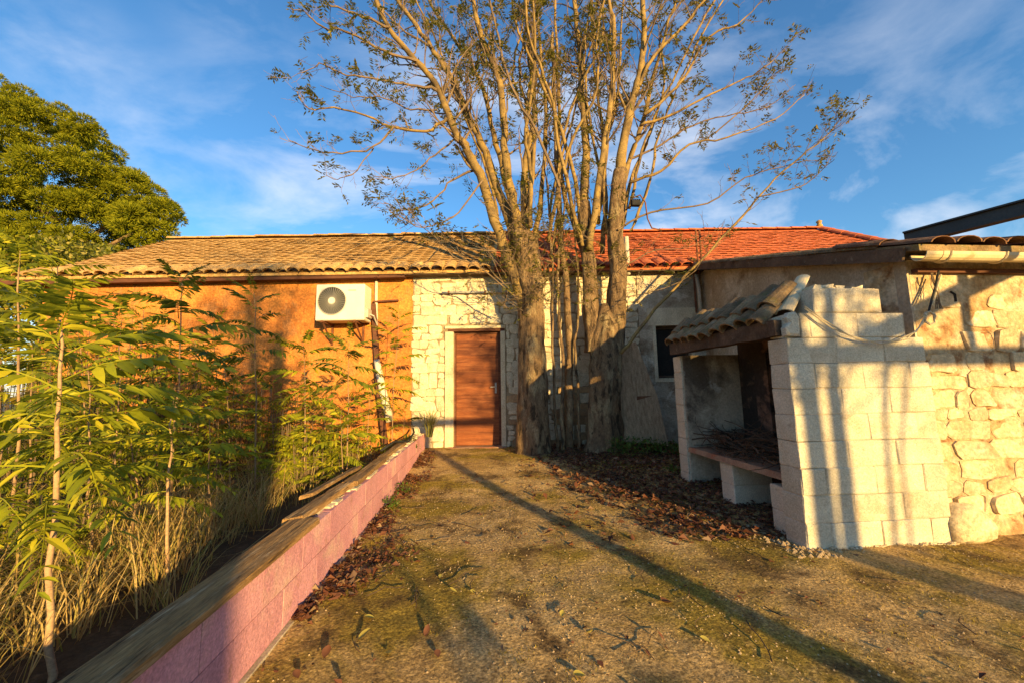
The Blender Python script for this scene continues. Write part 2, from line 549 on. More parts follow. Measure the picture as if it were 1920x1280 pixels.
def hpart(name, mat, fn, smooth=False, kind=None, parent=None):
    b = MB(); fn(b)
    return b.build(name, mat, parent or house, smooth=smooth, local=True, kind=kind)


hpart('plaster_wall', M['orange'], lambda b: b.box((-8.45, 0, -.1), (-1.29, .3, EZ)))
DU0, DU1, DZ0, DZ1 = -.50, .395, .13, 2.25
sw = hpart('stone_wall', M['mortar'], lambda b: (b.box((-1.287, .012, -.1), (DU0 - .02, .3, EZ)), b.box((DU1 + .02, .012, -.1), (3.05, .3, EZ)), b.box((DU0 - .02, .012, DZ1 + .06), (DU1 + .02, .3, EZ))))


def add_stone(poly, cu, cz):
    bare = (1.35 < cu < 2.9 and cz < 1.25 and random.random() < .75) or (.4 < cu < .9 and cz < 1.0 and random.random() < .35)
    b = stone_mesh(poly, .012, random.uniform(.008, .024), bev=.010)
    o = b.build('stone', M['barestone'] if bare else M['whitestone'], sw, local=True)


rubble(-1.285, 3.04, .04, EZ - .06, [(DU0 - .17, -.2, DU1 + .10, DZ1 + .14)], add_stone)
hpart('grey_plaster_wall', M['greyplaster'], lambda b: (b.box((3.053, -.012, -.1), (3.36, .3, EZ)), b.box((4.02, -.012, -.1), (4.6, .3, EZ)),
                                                     b.box((3.36, -.012, -.1), (4.02, .3, 1.33)), b.box((3.36, -.012, 2.32), (4.02, .3, EZ))))
hpart('end_wall', M['greyplaster'], lambda b: (b.box((4.603, .01, -.1), (9.0, .3, EZ)), b.box((-8.45, .303, -.1), (-8.15, 5.6, EZ)), b.box((8.7, .303, -.1), (9.0, 5.6, EZ)), b.box((-8.45, 5.603, -.1), (9.0, 5.9, EZ))))
# window: opaque pane coloured black in place of the unlit room
win = hpart('window', M['whiterender'], lambda b: (b.box((3.30, -.028, 1.26), (4.08, -.013, 1.33)), b.box((3.30, -.026, 1.331), (3.36, -.013, 2.32)), b.box((4.02, -.026, 1.331), (4.08, -.013, 2.32)), b.box((3.22, -.027, 2.321), (4.16, -.013, 2.66))))
hpart('pane', M['black'], lambda b: b.box((3.36, .16, 1.33), (4.02, .18, 2.32)), parent=win)
hpart('frame', M['darkwood'], lambda b: (b.box((3.36, .12, 1.33), (3.40, .158, 2.32)), b.box((3.98, .12, 1.33), (4.02, .158, 2.32)), b.box((3.40, .12, 2.27), (3.98, .158, 2.32)), b.box((3.40, .12, 1.33), (3.98, .158, 1.38))), parent=win)
# door: surround, timber lintel, boards, handle
hpart('door_surround', M['whiterender'], lambda b: (b.box((DU0 - .16, -.022, .02), (DU0, .2, DZ1 + .02), bev=.006), b.box((DU1, -.018, .02), (DU1 + .09, .2, DZ1 + .02), bev=.006), b.box((DU0 - .165, -.024, DZ1 + .075), (DU1 + .095, .2, DZ1 + .13), bev=.006)))
hpart('lintel', M['brownpaint'], lambda b: b.box((DU0 - .10, -.008, DZ1 + .022), (DU1 + .08, .2, DZ1 + .073), bev=.004))
hpart('threshold', M['slab'], lambda b: b.box((DU0 - .1, -.12, .0), (DU1 + .1, .15, DZ0), bev=.012))
door = hpart('door', M['brownpaint'], lambda b: (b.box((DU0, .10, DZ0), (DU0 + .035, .16, DZ1 + .02)), b.box((DU1 - .045, .10, DZ0), (DU1, .16, DZ1 + .02)), b.box((DU0 + .035, .10, DZ1 - .02), (DU1 - .045, .16, DZ1 + .02)), b.box((DU0 + .03, .15, DZ0), (DU1 - .03, .18, DZ1))))
nb = 9
for i in range(nb):
    z0 = DZ0 + .01 + (DZ1 - .03 - DZ0) * i / nb
    z1 = DZ0 + .01 + (DZ1 - .03 - DZ0) * (i + 1) / nb - .0015
    hpart('board', M['door'], lambda b: b.box((DU0 + .038, .115 + random.uniform(-.002, .002), z0), (DU1 - .048, .149, z1), bev=.002), parent=door)
hpart('handle', M['acwire'], lambda b: (b.box((DU1 - .12, .098, 1.10), (DU1 - .085, .1155, 1.30), bev=.004), b.tube([(DU1 - .10, .10, 1.22), (DU1 - .10, .05, 1.22), (DU1 - .20, .05, 1.215)], .009, 6)), parent=door)


# --- tiled roofs
def tile_mesh(L=.42, r0=.105, r1=.085, t=.012, n=6):
    """barrel tile along +y (up the slope), wide end at y=0, hump up"""
    b = MB()
    for (y, r) in ((0, r0), (L, r1)):
        for rr in (r, r - t):
            for i in range(n + 1):
                a = math.pi * i / n
                b.v.append((math.cos(a) * rr, y, math.sin(a) * rr * .62))
    k = n + 1
    for i in range(n):
        b.f.append((i, i + 1, 2 * k + i + 1, 2 * k + i))
        b.f.append((k + i + 1, k + i, 3 * k + i, 3 * k + i + 1))
        b.f.append((i + 1, i, k + i, k + i + 1))
    return b


def tile_field(u0, u1, rows, slope, w0, z0, pitch, expo, hip=None, amp=.6):
    """joined courses of barrel tiles; hip(row)-> right limit"""
    b = MB()
    ca, sa = math.cos(slope), math.sin(slope)
    T = tile_mesh(L=expo + .05, r0=pitch * .49, r1=pitch * .42, n=4)
    for r in range(rows):
        s = r * expo
        ur = hip(s) if hip else u1
        u = u0 + pitch / 2
        while u < ur - pitch * .3:
            du, ds, dz = random.uniform(-.01, .01), random.uniform(-.02, .02), random.uniform(-.004, .008)
            vs = []
            for (x, y, z) in T.v:
                zz = z * amp / .62 + dz - .10 * (y / expo) * .28
                yy = s + y + ds
                vs.append((u + x + du, w0 + yy * ca - zz * sa, z0 + yy * sa + zz * ca))
            b.add(vs, T.f)
            u += pitch
    return b


SL = math.atan2(5.42 - EZ, 3.1)
SLEN = 3.1 / math.cos(SL)
W0 = -.22
Z0 = EZ - .02


def roof_section(name, u0, u1, tmat, pitch, expo, hipfn, amp, eavename):
    ca, sa = math.cos(SL), math.sin(SL)
    def deck(b):
        uR = hipfn(SLEN) if hipfn else u1
        t = .05
        for (w, z) in ((0, 0),):
            a = [(u0, W0, Z0 - .03), (u1, W0, Z0 - .03), (uR, W0 + SLEN * ca, Z0 + SLEN * sa - .03), (u0, W0 + SLEN * ca, Z0 + SLEN * sa - .03)]
            bb = [(x, y, zz - t) for x, y, zz in a]
            b.add(a + bb, [(0, 1, 2, 3), (7, 6, 5, 4), (0, 4, 5, 1), (1, 5, 6, 2), (2, 6, 7, 3), (3, 7, 4, 0)])
            # rear slope
            yb = W0 + 2 * SLEN * ca
            c = [(u0, W0 + SLEN * ca + .002, Z0 + SLEN * sa - .02), (uR, W0 + SLEN * ca + .002, Z0 + SLEN * sa - .02), (u1, yb, Z0 - .02), (u0, yb, Z0 - .02)]
            d = [(x, y, zz - t) for x, y, zz in c]
            b.add(c + d, [(0, 1, 2, 3), (7, 6, 5, 4), (0, 4, 5, 1), (1, 5, 6, 2), (2, 6, 7, 3), (3, 7, 4, 0)])
    rf = hpart(name, tmat, lambda b: b.add([(u1, W0, Z0 - .015), (u1, W0 + 2 * SLEN * ca, Z0 - .015), ((hipfn(SLEN) if hipfn else u1) + .001, W0 + SLEN * ca, Z0 + SLEN * sa - .015)], [(0, 1, 2)]) if hipfn else b.add([(u0 + .25, W0 + .25, Z0 - .09), (u0 + .25, W0 + 2 * SLEN * ca - .25, Z0 - .09), (u0 + .25, W0 + SLEN * ca, Z0 + SLEN * sa - .12)], [(0, 2, 1)]))
    hpart('roof_deck', tmat, deck, parent=rf)
    hpart('eave_shade_board', M['darkwood'], lambda b: b.box((u0 + .02, W0 + .01, Z0 - .10), (u1 - .02, .0, Z0 - .082)), parent=rf)  # dark board added so its colour gives the shaded gap below the tiles
    rows = int((SLEN - .02) / expo)
    f = tile_field(u0, u1, rows, SL, W0, Z0 - .02, pitch, expo, hipfn, amp)
    # the first course is built tile by tile as its own parts
    f.build('tile_courses', tmat, rf, local=True, kind='stuff', smooth=False)
    T = tile_mesh(L=.42, r0=pitch * .5, r1=pitch * .44, n=6).mesh('roof_tile', tmat)
    u = u0 + pitch / 2
    while u < u1 - pitch * .3:
        inst(T, 'roof_tile', rf, (u + random.uniform(-.012, .012), W0 - .07 + random.uniform(-.03, .02), Z0 - .022 + random.uniform(-.012, .01)), (SL + random.uniform(-.03, .03), random.uniform(-.05, .05), random.uniform(-.05, .05)), (1, 1, .9))
        u += pitch
    # ridge caps
    yr, zr = W0 + SLEN * ca, Z0 + SLEN * sa
    uR = hipfn(SLEN) if hipfn else u1
    C = tile_mesh(L=.44, r0=.13, r1=.11, n=6).mesh('ridge_tile', tmat)
    u = u0
    while u < uR - .1:
        inst(C, 'ridge_tile', rf, (u, yr, zr - .02 + random.uniform(-.012, .012)), (0, 0, R(-90)), (1, 1, 1))
        u += .40
    if hipfn:
        p, q = Vector((u1, W0, Z0)), Vector((uR, yr, zr))
        n = int((q - p).length / .40)
        rz = math.atan2(-(q.x - p.x), (q.y - p.y))
        el = math.asin((q.z - p.z) / (q - p).length)
        for i in range(n):
            inst(C, 'ridge_tile', rf, p.lerp(q, i / n), (el, 0, rz))
        bb = MB()
        bb.tube([(uR, yr, zr + .02), (uR, yr, zr + .10), (uR, yr, zr + .13), (uR, yr, zr + .2), (uR, yr, zr + .24)], [.09, .07, .045, .075, .02], 8)
        bb.build('finial', M['sandtile'], rf, local=True, smooth=True)
    return rf


roof_l = roof_section('lichened_roof', -8.75, .30, M['sandtile'], 0.225, .16, None, .11, 'eave')
roof_l['label'] = 'sandy lichen-covered roof slope'
roof_r = roof_section('red_roof', .303, 9.4, M['redtile'], .235, .185, lambda s: 9.4 - (9.4 - 9.15) * s / SLEN, .11, 'eave')
roof_r['label'] = 'brighter red tiled roof slope'
# eave timbers, gutter beam of the orange part, bedding mortar under the tiles
hpart('eave_beam', M['brownpaint'], lambda b: b.bar((-10.6, -.16, EZ - .135), (-1.40, -.16, EZ - .105), .10, .12))
hpart('mortar_bed', M['whiterender'], lambda b: [b.box((u, -.07, EZ - .105), (u + random.uniform(.15, .6), -.002, EZ - .05), jit=.014) for u in np.arange(-8.3, -1.6, .8)])
hpart('fascia', M['darkwood'], lambda b: b.box((2.61, -.12, EZ - .13), (4.35, -.02, EZ - .085)))
# a horizontal pipe on the stone, brackets
hp = hpart('wall_pipe', M['acwire'], lambda b: b.tube([(-.72, -.055, 3.02), (.1, -.058, 3.015), (.78, -.055, 3.01)], .022, 8), smooth=True)
for u in (-.6, .1, .7):
    hpart('clip', M['rust'], lambda b: b.box((u, -.085, 2.985), (u + .03, .012, 3.05)), parent=hp)
# white vent pipe in front of the red roof, service mast
hpart('vent_pipe', M['pipe'], lambda b: b.tube([(2.86, -.12, 3.3), (2.86, -.12, 4.05)], .045, 10), smooth=True)


def mast(b):
    for dx in (-.035, .035):
        b.tube([(4.16 + dx, -.10, 2.55), (4.16 + dx, -.10, 3.3), (4.16 + dx, -.30, 3.42), (4.16 + dx, -.30, 4.1)], .018, 7)
    for z in (3.62, 3.78, 3.95):
        b.box((4.08, -.325, z), (4.24, -.31, z + .018))
hpart('service_conduit', M['rust'], mast)
hpart('downpipe', M['pipe'], lambda b: b.tube([(4.19, -.12, 2.0), (4.19, -.12, 3.0), (4.16, -.12, 3.28)], .035, 8), smooth=True)

# ------------------------------------------------------------------ air conditioner
ac = thing('air_conditioner', 'boxy white air conditioner unit with round fan grille on the orange wall', 'air conditioner', (0, 7.3, 0), HA)
AU0, AU1, AZ0, AZ1 = -2.95, -2.06, 2.45, 3.12


def apart(name, mat, fn, parent=None, smooth=False):
    b = MB(); fn(b)
    return b.build(name, mat, parent or ac, local=True, smooth=smooth)


apart('casing', M['acwhite'], lambda b: b.box((AU0, -.42, AZ0), (AU1, -.08, AZ1), bev=.015))
fc = (AU0 + .30, AZ0 + .36)
gr = apart('fan_grille', M['acdark'], lambda b: b.tube([(fc[0], -.4215, fc[1]), (fc[0], -.424, fc[1])], [.255, .255], 36))


def grille(b):
    for r in (.06, .255):
        b.tube([(fc[0] + math.cos(a) * r, -.432, fc[1] + math.sin(a) * r) for a in lin(0, 2 * math.pi, 33)], .006 if r < .2 else .009, 5)
    for k in range(36):
        a = 2 * math.pi * k / 36
        b.tube([(fc[0] + math.cos(a) * .06, -.434, fc[1] + math.sin(a) * .06), (fc[0] + math.cos(a + .25) * .255, -.432, fc[1] + math.sin(a + .25) * .255)], .0035, 4)
apart('wire', M['acwire'], grille, gr)
apart('hub', M['acwhite'], lambda b: b.tube([(fc[0], -.426, fc[1]), (fc[0], -.445, fc[1])], .06, 14), gr)
apart('badge', M['acwire'], lambda b: b.box((AU1 - .30, -.4235, AZ1 - .13), (AU1 - .16, -.4205, AZ1 - .105)))
for u in (AU0 + .14, AU1 - .16):
    apart('bracket', M['rust'], lambda b: (b.bar((u, -.45, AZ0 - .02), (u, .0, AZ0 - .02), .035, .035), b.bar((u, -.015, AZ0 - .4), (u, -.015, AZ0 - .04), .035, .03, (0, 1, 0)), b.bar((u, -.40, AZ0 - .04), (u, -.03, AZ0 - .36), .025, .02)))
apart('side_valve', M['acwire'], lambda b: (b.box((AU1, -.35, AZ0 + .06), (AU1 + .05, -.18, AZ0 + .22)), b.tube([(AU1 + .03, -.26, AZ0 + .14), (AU1 + .12, -.26, AZ0 + .10), (AU1 + .13, -.10, AZ0 - .05)], .014, 6)))

# conduits beside it: dark drain duct, broken white pipe leaning out of it
duct = thing('drain_duct', 'dark brown square duct running down the orange wall right of the air conditioner', 'duct', (0, 7.3, 0), HA)
b = MB().bar((-2.02, -.06, 2.82), (-1.86, -.12, 1.2), .085, .07, (0, 1, 0)); b.bar((-1.86, -.12, 1.198), (-1.70, -.16, .2), .085, .07, (0, 1, 0)); b.build('duct_pipe', M['brownpaint'], duct, local=True)
b = MB().bar((-2.04, -.06, 2.86), (-1.55, -.05, 2.885), .05, .03); b.build('top_elbow', M['brownpaint'], duct, local=True)
pv = thing('broken_white_pipe', 'broken pale pipe tapering down the orange wall beside the dark duct', 'pipe', (0, 7.3, 0), HA)
MB().tube([(-1.99, -.03, 3.28), (-1.985, -.035, 2.95), (-1.96, -.05, 2.3)], .03, 8).build('upper_length', M['pipe'], pv, local=True, smooth=True)
MB().tube([(-1.90, -.16, 1.75), (-1.78, -.16, 1.2), (-1.62, -.18, .62)], [.055, .07, .075], 10).build('lower_length', M['pipe'], pv, local=True, smooth=True)

# ------------------------------------------------------------------ low pink wall
pw = thing('pink_block_wall', 'low pink-painted concrete block wall running from the foreground to the door', 'wall', (-1.1, 4, 0))
PX1, PX0 = -1.0, -1.155
MB().box((PX0 + .006, -.6, -.08), (PX1 - .0028, 7.22, .398)).build('mortar', M['pinkjoint'], pw)
for c in range(2):
    y = -.62 + (.2 if c else 0)
    while y < 7.2:
        y1 = min(y + .395, 7.25)
        MB().box((PX0, y + .001, .012 + c * .196), (PX1 + random.uniform(-.0008, .0012), y1 + .0025, .012 + c * .196 + random.uniform(.1895, .193)), jit=.0008).build('block', M['pink'], pw)
        y += .4
MB().box((PX0 - .01, -.6, -.08), (PX1 + .028, 7.2, .010), bev=.006, jit=.006).build('footing', M['blockjoint'], pw)
b = MB()
for i in range(60):
    y = random.uniform(2.7, 7.2); x = random.uniform(PX0 + .03, PX1 - .03); s = random.uniform(.02, .06)
    b.box((x - s, y - s * 1.6, .395), (x + min(s, .03), y + s * 1.6, .398 + random.uniform(.006, .022)), jit=.008)
b.build('crumbled_mortar', M['whiterender'], pw, kind='stuff')


def plank(name, x, y0, y1, w, t, z, label, tilt=0.0, skew=0.0, rag=.01):
    o = thing(name, label, 'plank', (x, (y0 + y1) / 2, z), 0)
    b = MB()
    n, k = 44, 13
    for i in range(n + 1):
        f = i / n
        y = y0 + (y1 - y0) * f
        xs = x + skew * (f - .5)
        wl = w / 2 + mnoise.noise(Vector((f * 5, x * 9, y0))) * rag
        wr = w / 2 + mnoise.noise(Vector((f * 5, x * 9 + 5, y0))) * rag * .6
        yy = y + (mnoise.noise(Vector((x, y0, 7))) * .02 if 0 < i < n else 0)
        for q in range(k):
            g = q / (k - 1)
            X = xs - wl + (wl + wr) * g
            # raised and sunken grain running along the board
            gr_ = mnoise.noise(Vector((X * 95, y * 1.3, y0 * 3))) * .0045 + mnoise.noise(Vector((X * 40, y * 4, 2))) * .0025
            ed = -.006 if q in (0, k - 1) else 0
            b.v.append((X, yy + (mnoise.noise(Vector((X * 60, y0, i))) * .03 if i in (0, n) else 0), z + t + tilt * (X - xs) + gr_ + ed))
        b.v.append((xs + wr, yy, z + tilt * wr)); b.v.append((xs - wl, yy, z - tilt * wl))
    m_ = k + 2
    for i in range(n):
        for q in range(m_):
            q2 = (q + 1) % m_
            b.f.append((i * m_ + q, i * m_ + q2, (i + 1) * m_ + q2, (i + 1) * m_ + q))
    b.f.append(tuple(range(m_))[::-1]); b.f.append(tuple(n * m_ + q for q in range(m_)))
    b.build('board', M['oldboard'], o)
    return o


plank('timber_plank', -1.045, -.5, 2.52, .165, .036, .408, 'long grey-brown weathered plank nearest the camera on the pink wall', 0, -.01)
plank('timber_plank', -1.11, 2.50, 3.35, .13, .042, .410, 'second weathered plank from the foreground on the pink wall', .12, .02, .02)
plank('splintered_plank', -1.20, 2.92, 3.9, .09, .026, .452, 'thin splintered strip of board overhanging the bed side of the pink wall', .25, .05, .03)
plank('timber_plank', -1.09, 3.40, 4.62, .125, .04, .408, 'third weathered plank along the middle of the pink wall', .08, -.02, .02)
plank('timber_plank', -1.12, 4.60, 5.75, .11, .036, .410, 'farthest short plank on the pink wall toward the door', .1, .02, .03)
cb = MB().tube([(-1.20, 4.9, .47), (-1.16, 5.4, .50), (-1.05, 5.9, .44), (-1.10, 6.4, .45), (-1.14, 6.9, .46), (-1.2, 7.15, .5)], .016, 6)
tag(cb.build('black_hose', M['blackcable'], smooth=True, origin=(-1.1, 6, .42)), 'black hose lying along the far end of the pink wall', 'hose')

# ------------------------------------------------------------------ lean-to on the right
lt = thing('stone_outbuilding', 'low cream stone outbuilding with gutter at the right edge', 'outbuilding', (6, 4.6, 0))
LX0, LY0 = 3.56, 2.79
LEAVE = 2.20
SLP = .29
MB().box((LX0, LY0 + .03, -.1), (9.0, LY0 + .4, LEAVE)).build('front_wall', M['limeplaster'], lt)
# side wall follows the roof slope
b = MB()
A, Bp = (LX0 - .02, LY0 + .032), (4.30, 7.0)
zA, zB = LEAVE - .01, LEAVE + SLP * 4.2
b.add([(A[0], A[1], -.1), (Bp[0], Bp[1], -.1), (Bp[0], Bp[1], zB), (A[0], A[1], zA), (A[0] + .3, A[1], -.1), (Bp[0] + .3, Bp[1], -.1), (Bp[0] + .3, Bp[1], zB), (A[0] + .3, A[1], zA)],
      [(0, 3, 2, 1), (4, 5, 6, 7), (0, 4, 7, 3), (1, 2, 6, 5), (2, 3, 7, 6), (0, 1, 5, 4)])
b.build('side_wall', M['greyplaster'], lt)


def lt_stone(poly, cu, cz):
    if random.random() < .12 + .45 * max(0, cz - .8): return
    stone_mesh(poly, LY0 + .03, random.uniform(.004, .016) * (1.3 if cz < .7 else 1.0), bev=.0045, tilt=.03).build('stone', M['limestone'], lt)


rubble(LX0 + .0, 5.3, .0, 2.02, [(LX0 - .1, .0, LX0 + .12, .3)], lt_stone, hmin=.09, hmax=.25, wmin=.13, wmax=.44, gap=.006, jit=.036)
bl = stone_mesh([(3.50, .0), (3.72, -.02), (3.86, .02), (3.88, .1), (3.80, .2), (3.70, .27), (3.55, .25), (3.49, .14)], LY0 + .03, .13, bev=.05)
bl.build('stone', M['limestone'], lt, smooth=True)
# roof
rf = thing('x', '', '') if False else None
b = MB()
y0, y1 = LY0 - .19, 7.3
z0, z1 = LEAVE + .0, LEAVE + SLP * (7.3 - LY0 + .19)
xa0, xa1 = LX0 - .16, 4.12
v = [(xa0, y0, z0), (9.2, y0, z0), (9.2, y1, z1), (xa1, y1, z1)]
b.add(v + [(x, y, z + .05) for x, y, z in v], [(3, 2, 1, 0), (4, 5, 6, 7), (0, 1, 5, 4), (1, 2, 6, 5), (2, 3, 7, 6), (3, 0, 4, 7)])
lrf = b.build('roof', M['mosstile'], lt)
b = MB().bar((xa0 - .012, y0 + .1, z0 + .03 - .03), (xa1 - .012, y1, z1 + .0), .02, .11)
b.build('verge_board', M['darkwood'], lrf if False else lt)
T = tile_mesh(L=.45, r0=.112, r1=.095, n=7).mesh('roof_tile', M['browntile'])
x = LX0 - .02
while x < 6.5:
    for k, yy in enumerate((0, .36)):
        o = inst(T, 'roof_tile', lt, Vector((x + random.uniform(-.012, .012), y0 - .05 + yy, z0 + .055 + SLP * yy + random.uniform(-.006, .008))) - root_of(lt), (math.atan(SLP), random.uniform(-.05, .05), random.uniform(-.04, .04)), (1, 1, .72))
    x += .225
# left verge tiles seen edge-on above the side wall
T2 = tile_mesh(L=.45, r0=.10, r1=.085, n=6).mesh('roof_tile', M['mosstile'])
for i in range(11):
    f = .35 + i * .38
    o = inst(T2, 'roof_tile', lt, Vector((xa0 + (xa1 - xa0) * f / (y1 - y0) + .09, y0 + f, z0 + .045 + SLP * f)) - root_of(lt), (math.atan(SLP), 0, random.uniform(-.06, .06)))
# gutter
g = thing('roof_gutter', 'cream half-round gutter along the outbuilding eave', 'gutter', (5, LY0 - .21, LEAVE))
gy, gz, gr_ = LY0 - .165, LEAVE - .045, .06
xs = [3.42, 3.56, 4.12, 4.9, 6.4]
for i in range(len(xs) - 1):
    b = MB()
    n = 8
    r = gr_ + (.004 if i % 2 else 0)
    for X in (xs[i], xs[i + 1] - (.002)):
        for rr in (r, r - .006):
            for k in range(n + 1):
                a = math.pi + math.pi * k / n
                b.v.append((X, gy + math.cos(a) * rr, gz + .03 + math.sin(a) * rr))
    k = n + 1
    for q in range(n):
        b.f.append((q, q + 1, 2 * k + q + 1, 2 * k + q)); b.f.append((k + q + 1, k + q, 3 * k + q, 3 * k + q + 1))
    for q in range(n):
        b.f.append((q + 1, q, k + q, k + q + 1)); b.f.append((2 * k + q, 2 * k + q + 1, 3 * k + q + 1, 3 * k + q))
    b.f.append((0, 2 * k, 3 * k, k)); b.f.append((n, k + n, 3 * k + n, 2 * k + n))
    b.build('gutter_length', M['gutter'], g, smooth=False)
for X in (3.62, 4.10, 4.88):
    MB().tube([(X, gy + math.cos(a) * (gr_ + .008), gz + .03 + math.sin(a) * (gr_ + .008)) for a in lin(math.pi, 2 * math.pi, 9)], .008, 5).build('bracket', M['gutter'], g)
MB().box((LX0 + .02, LY0 - .02, LEAVE - .12), (6.4, LY0 + .028, LEAVE - .085)).build('eave_batten', M['brownpaint'], lt)
# cables on the corner
wy = LY0 - .07
cab = thing('wall_cable', 'thin pale cable hanging across the block barbecue to a knot on the outbuilding wall', 'cable', (3.3, wy, 1.5))
pts = [at(1508, 578, 2.70), at(1560, 615, 2.69), at(1620, 640, 2.69), at(1680, 638, 2.69), at(1718, 622, 2.69), at(1738, 590, 2.70), at(1752, 560, 2.72), at(1764, 515, 2.74)]
MB().tube(pts, .006, 5).build('cable_run', M['cable'], cab)
pts = [at(1508, 574, 2.70), at(1545, 600, 2.69), at(1590, 628, 2.69), at(1650, 645, 2.69), at(1700, 636, 2.69), at(1735, 603, 2.70)]
MB().tube(pts, .005, 5).build('cable_run', M['cable'], cab)
k0 = at(1742, 597, 2.70)
MB().tube([k0 + Vector((math.cos(a) * .045, -.01 * (i % 2), math.sin(a * 1.0) * .05)) for i, a in enumerate(lin(0, 9, 16))], .009, 5).build('knot', M['cable'], cab)
MB().tube([at(1741, 585, 2.70), at(1753, 540, 2.73), at(1760, 508, 2.74)], .008, 5).build('black_cable', M['blackcable'], cab)
MB().tube([at(1782, 547, 2.76), at(1790, 552, 2.755), at(1792, 566, 2.76)], .009, 5).build('black_stub', M['blackcable'], cab)
vine = MB()
for q in range(7):
    p = at(1748 + random.uniform(-10, 10), 512, 2.74)
    pl = [p]
    for i in range(6):
        p = p + Vector((random.uniform(-.02, .02), random.uniform(-.008, .004), -.05)); pl.append(p)
    vine.tube(pl, .003, 3)
tag(vine.build('dry_vine', M['twig'], origin=tuple(at(1748, 540, 2.74))), 'tangle of dry tendrils under the gutter end', 'vine')

# ------------------------------------------------------------------ block barbecue
bq = thing('block_barbecue', 'whitewashed concrete block barbecue shelter with mossy tiled roof and sooty hearth', 'barbecue', (2.9, 3.6, 0))
FX0, FX1, FY = 2.345, 3.52, 2.735
CH = .1945


def block(name, a, b, mat=None, jit=.0035, bev=.007, parent=None):
    return MB().box(a, b, jit=jit, bev=bev).build(name, mat or M['block'], parent or bq)


def wall_of_blocks(name, x0, x1, y0, y1, courses, offs, rowlim=None, z0=-.012):
    wl_ = MB()
    for c in range(courses):
        a, e = rowlim[c] if rowlim and c in rowlim else (x0, x1)
        wl_.box((a + .006, y0 + .0055, z0 + c * CH), (e - .006, y1 - .0055, z0 + (c + 1) * CH - .004))
    w = wl_.build(name, M['blockjoint'], bq)
    for c in range(courses):
        a, e = rowlim[c] if rowlim and c in rowlim else (x0, x1)
        X = x0 - (.2 if (c + offs) % 2 else .0)
        while X < e - .02:
            p, q = max(X, a), min(X + .40, e)
            if q - p > .04:
                dy = random.uniform(-.004, .004)
                block('block', (p + .0015, y0 + dy, z0 + c * CH + .002), (q - .0015, y1 + dy, z0 + (c + 1) * CH - .0015), parent=w)
            X += .40
    return w


nw = wall_of_blocks('near_wall', FX0, FX1, FY, FY + .2, 10, 1, {7: (FX0, 3.50), 8: (2.47, 3.36), 9: (2.60, 3.18)})
nw['label'] = 'stepped block wall facing the camera'
# broken corner lump on course 8
bm_ = stone_mesh([(2.35, 1.56), (2.46, 1.55), (2.465, 1.7), (2.44, 1.745), (2.39, 1.74), (2.36, 1.70), (2.375, 1.66), (2.345, 1.62)], FY + .03, .035, bev=.02)
bm_.build('broken_block', M['block'], bq)
MB().box((2.37, FY + .04, 1.556), (2.462, FY + .19, 1.72), jit=.012).build('broken_block', M['block'], bq)
# lumps of mortar on top, concrete foot
b = MB()
for i in range(9):
    x = random.uniform(2.62, 3.1); s = random.uniform(.02, .045)
    b.box((x - s, FY + .03, 1.925), (x + s, FY + .14, 1.94 + random.uniform(.005, .03)), jit=.012)
b.build('mortar_lumps', M['whiterender'], bq)
b = MB()
for i in range(60):
    x = random.uniform(FX0 - .02, FX1 + .02); s = random.uniform(.012, .03)
    b.box((x - s, FY - random.uniform(.0, .025), -.03), (x + s, FY + .1, random.uniform(.0, .022)), jit=.008, bev=.006)
b.build('footing', M['limeplaster'], bq)
wall_of_blocks('low_pier', 2.40, 2.80, FY + .205, FY + .40, 2, 0)
fw = wall_of_blocks('far_wall', 2.40, 3.3, 4.42, 4.60, 8, 0)
MB().box((2.425, 4.40, .0), (3.3, 4.424, 1.55), jit=.003).build('inner_plaster', M['bbqplaster'], bq)
MB().box((3.12, FY + .202, 0), (3.3, 4.398, 1.75), jit=.003).build('hearth_back', M['soot'], bq)
MB().box((2.78, FY + .203, .48), (3.118, FY + .30, 1.56)).build('hearth_side', M['soot'], bq)
MB().box((3.05, 3.86, .47), (3.117, 4.05, 1.52), jit=.01).build('flue_rib', M['soot'], bq)
wall_of_blocks('pier', 2.44, 2.84, 3.66, 3.86, 2, 0, z0=.03)
# bench slab, uneven front edge
b = MB()
n = 16
for i in range(n + 1):
    y = FY + .215 + (4.395 - FY - .215) * i / n
    xf = 2.405 + mnoise.noise(Vector((y * 4, 0, 0))) * .02
    for (x, z) in ((xf, .430), (3.118, .430), (3.118, .482), (xf + .012, .482 + mnoise.noise(Vector((y * 5, 3, 0))) * .006)):
        b.v.append((x, y, z))
for i in range(n):
    for k in range(4):
        b.f.append((i * 4 + k, i * 4 + (k + 1) % 4, (i + 1) * 4 + (k + 1) % 4, (i + 1) * 4 + k))
b.f.append((3, 2, 1, 0)); b.f.append((n * 4, n * 4 + 1, n * 4 + 2, n * 4 + 3))
b.build('slab', M['slab'], bq)
# lintel beam
b = MB()
n = 12
for i in range(n + 1):
    y = 2.80 + (4.49 - 2.80) * i / n
    j = lambda: random.uniform(-.006, .006)
    zz = 1.565 + .0 * i
    for (x, z) in ((2.31, zz), (2.44, zz), (2.44, zz + .125), (2.31, zz + .13)):
        b.v.append((x + j(), y, z + j()))
for i in range(n):
    for k in range(4):
        b.f.append((i * 4 + k, (i + 1) * 4 + k, (i + 1) * 4 + (k + 1) % 4, i * 4 + (k + 1) % 4))
b.f.append((0, 1, 2, 3)); b.f.append((n * 4 + 3, n * 4 + 2, n * 4 + 1, n * 4))
b.build('lintel_beam', M['darkwood'], bq)
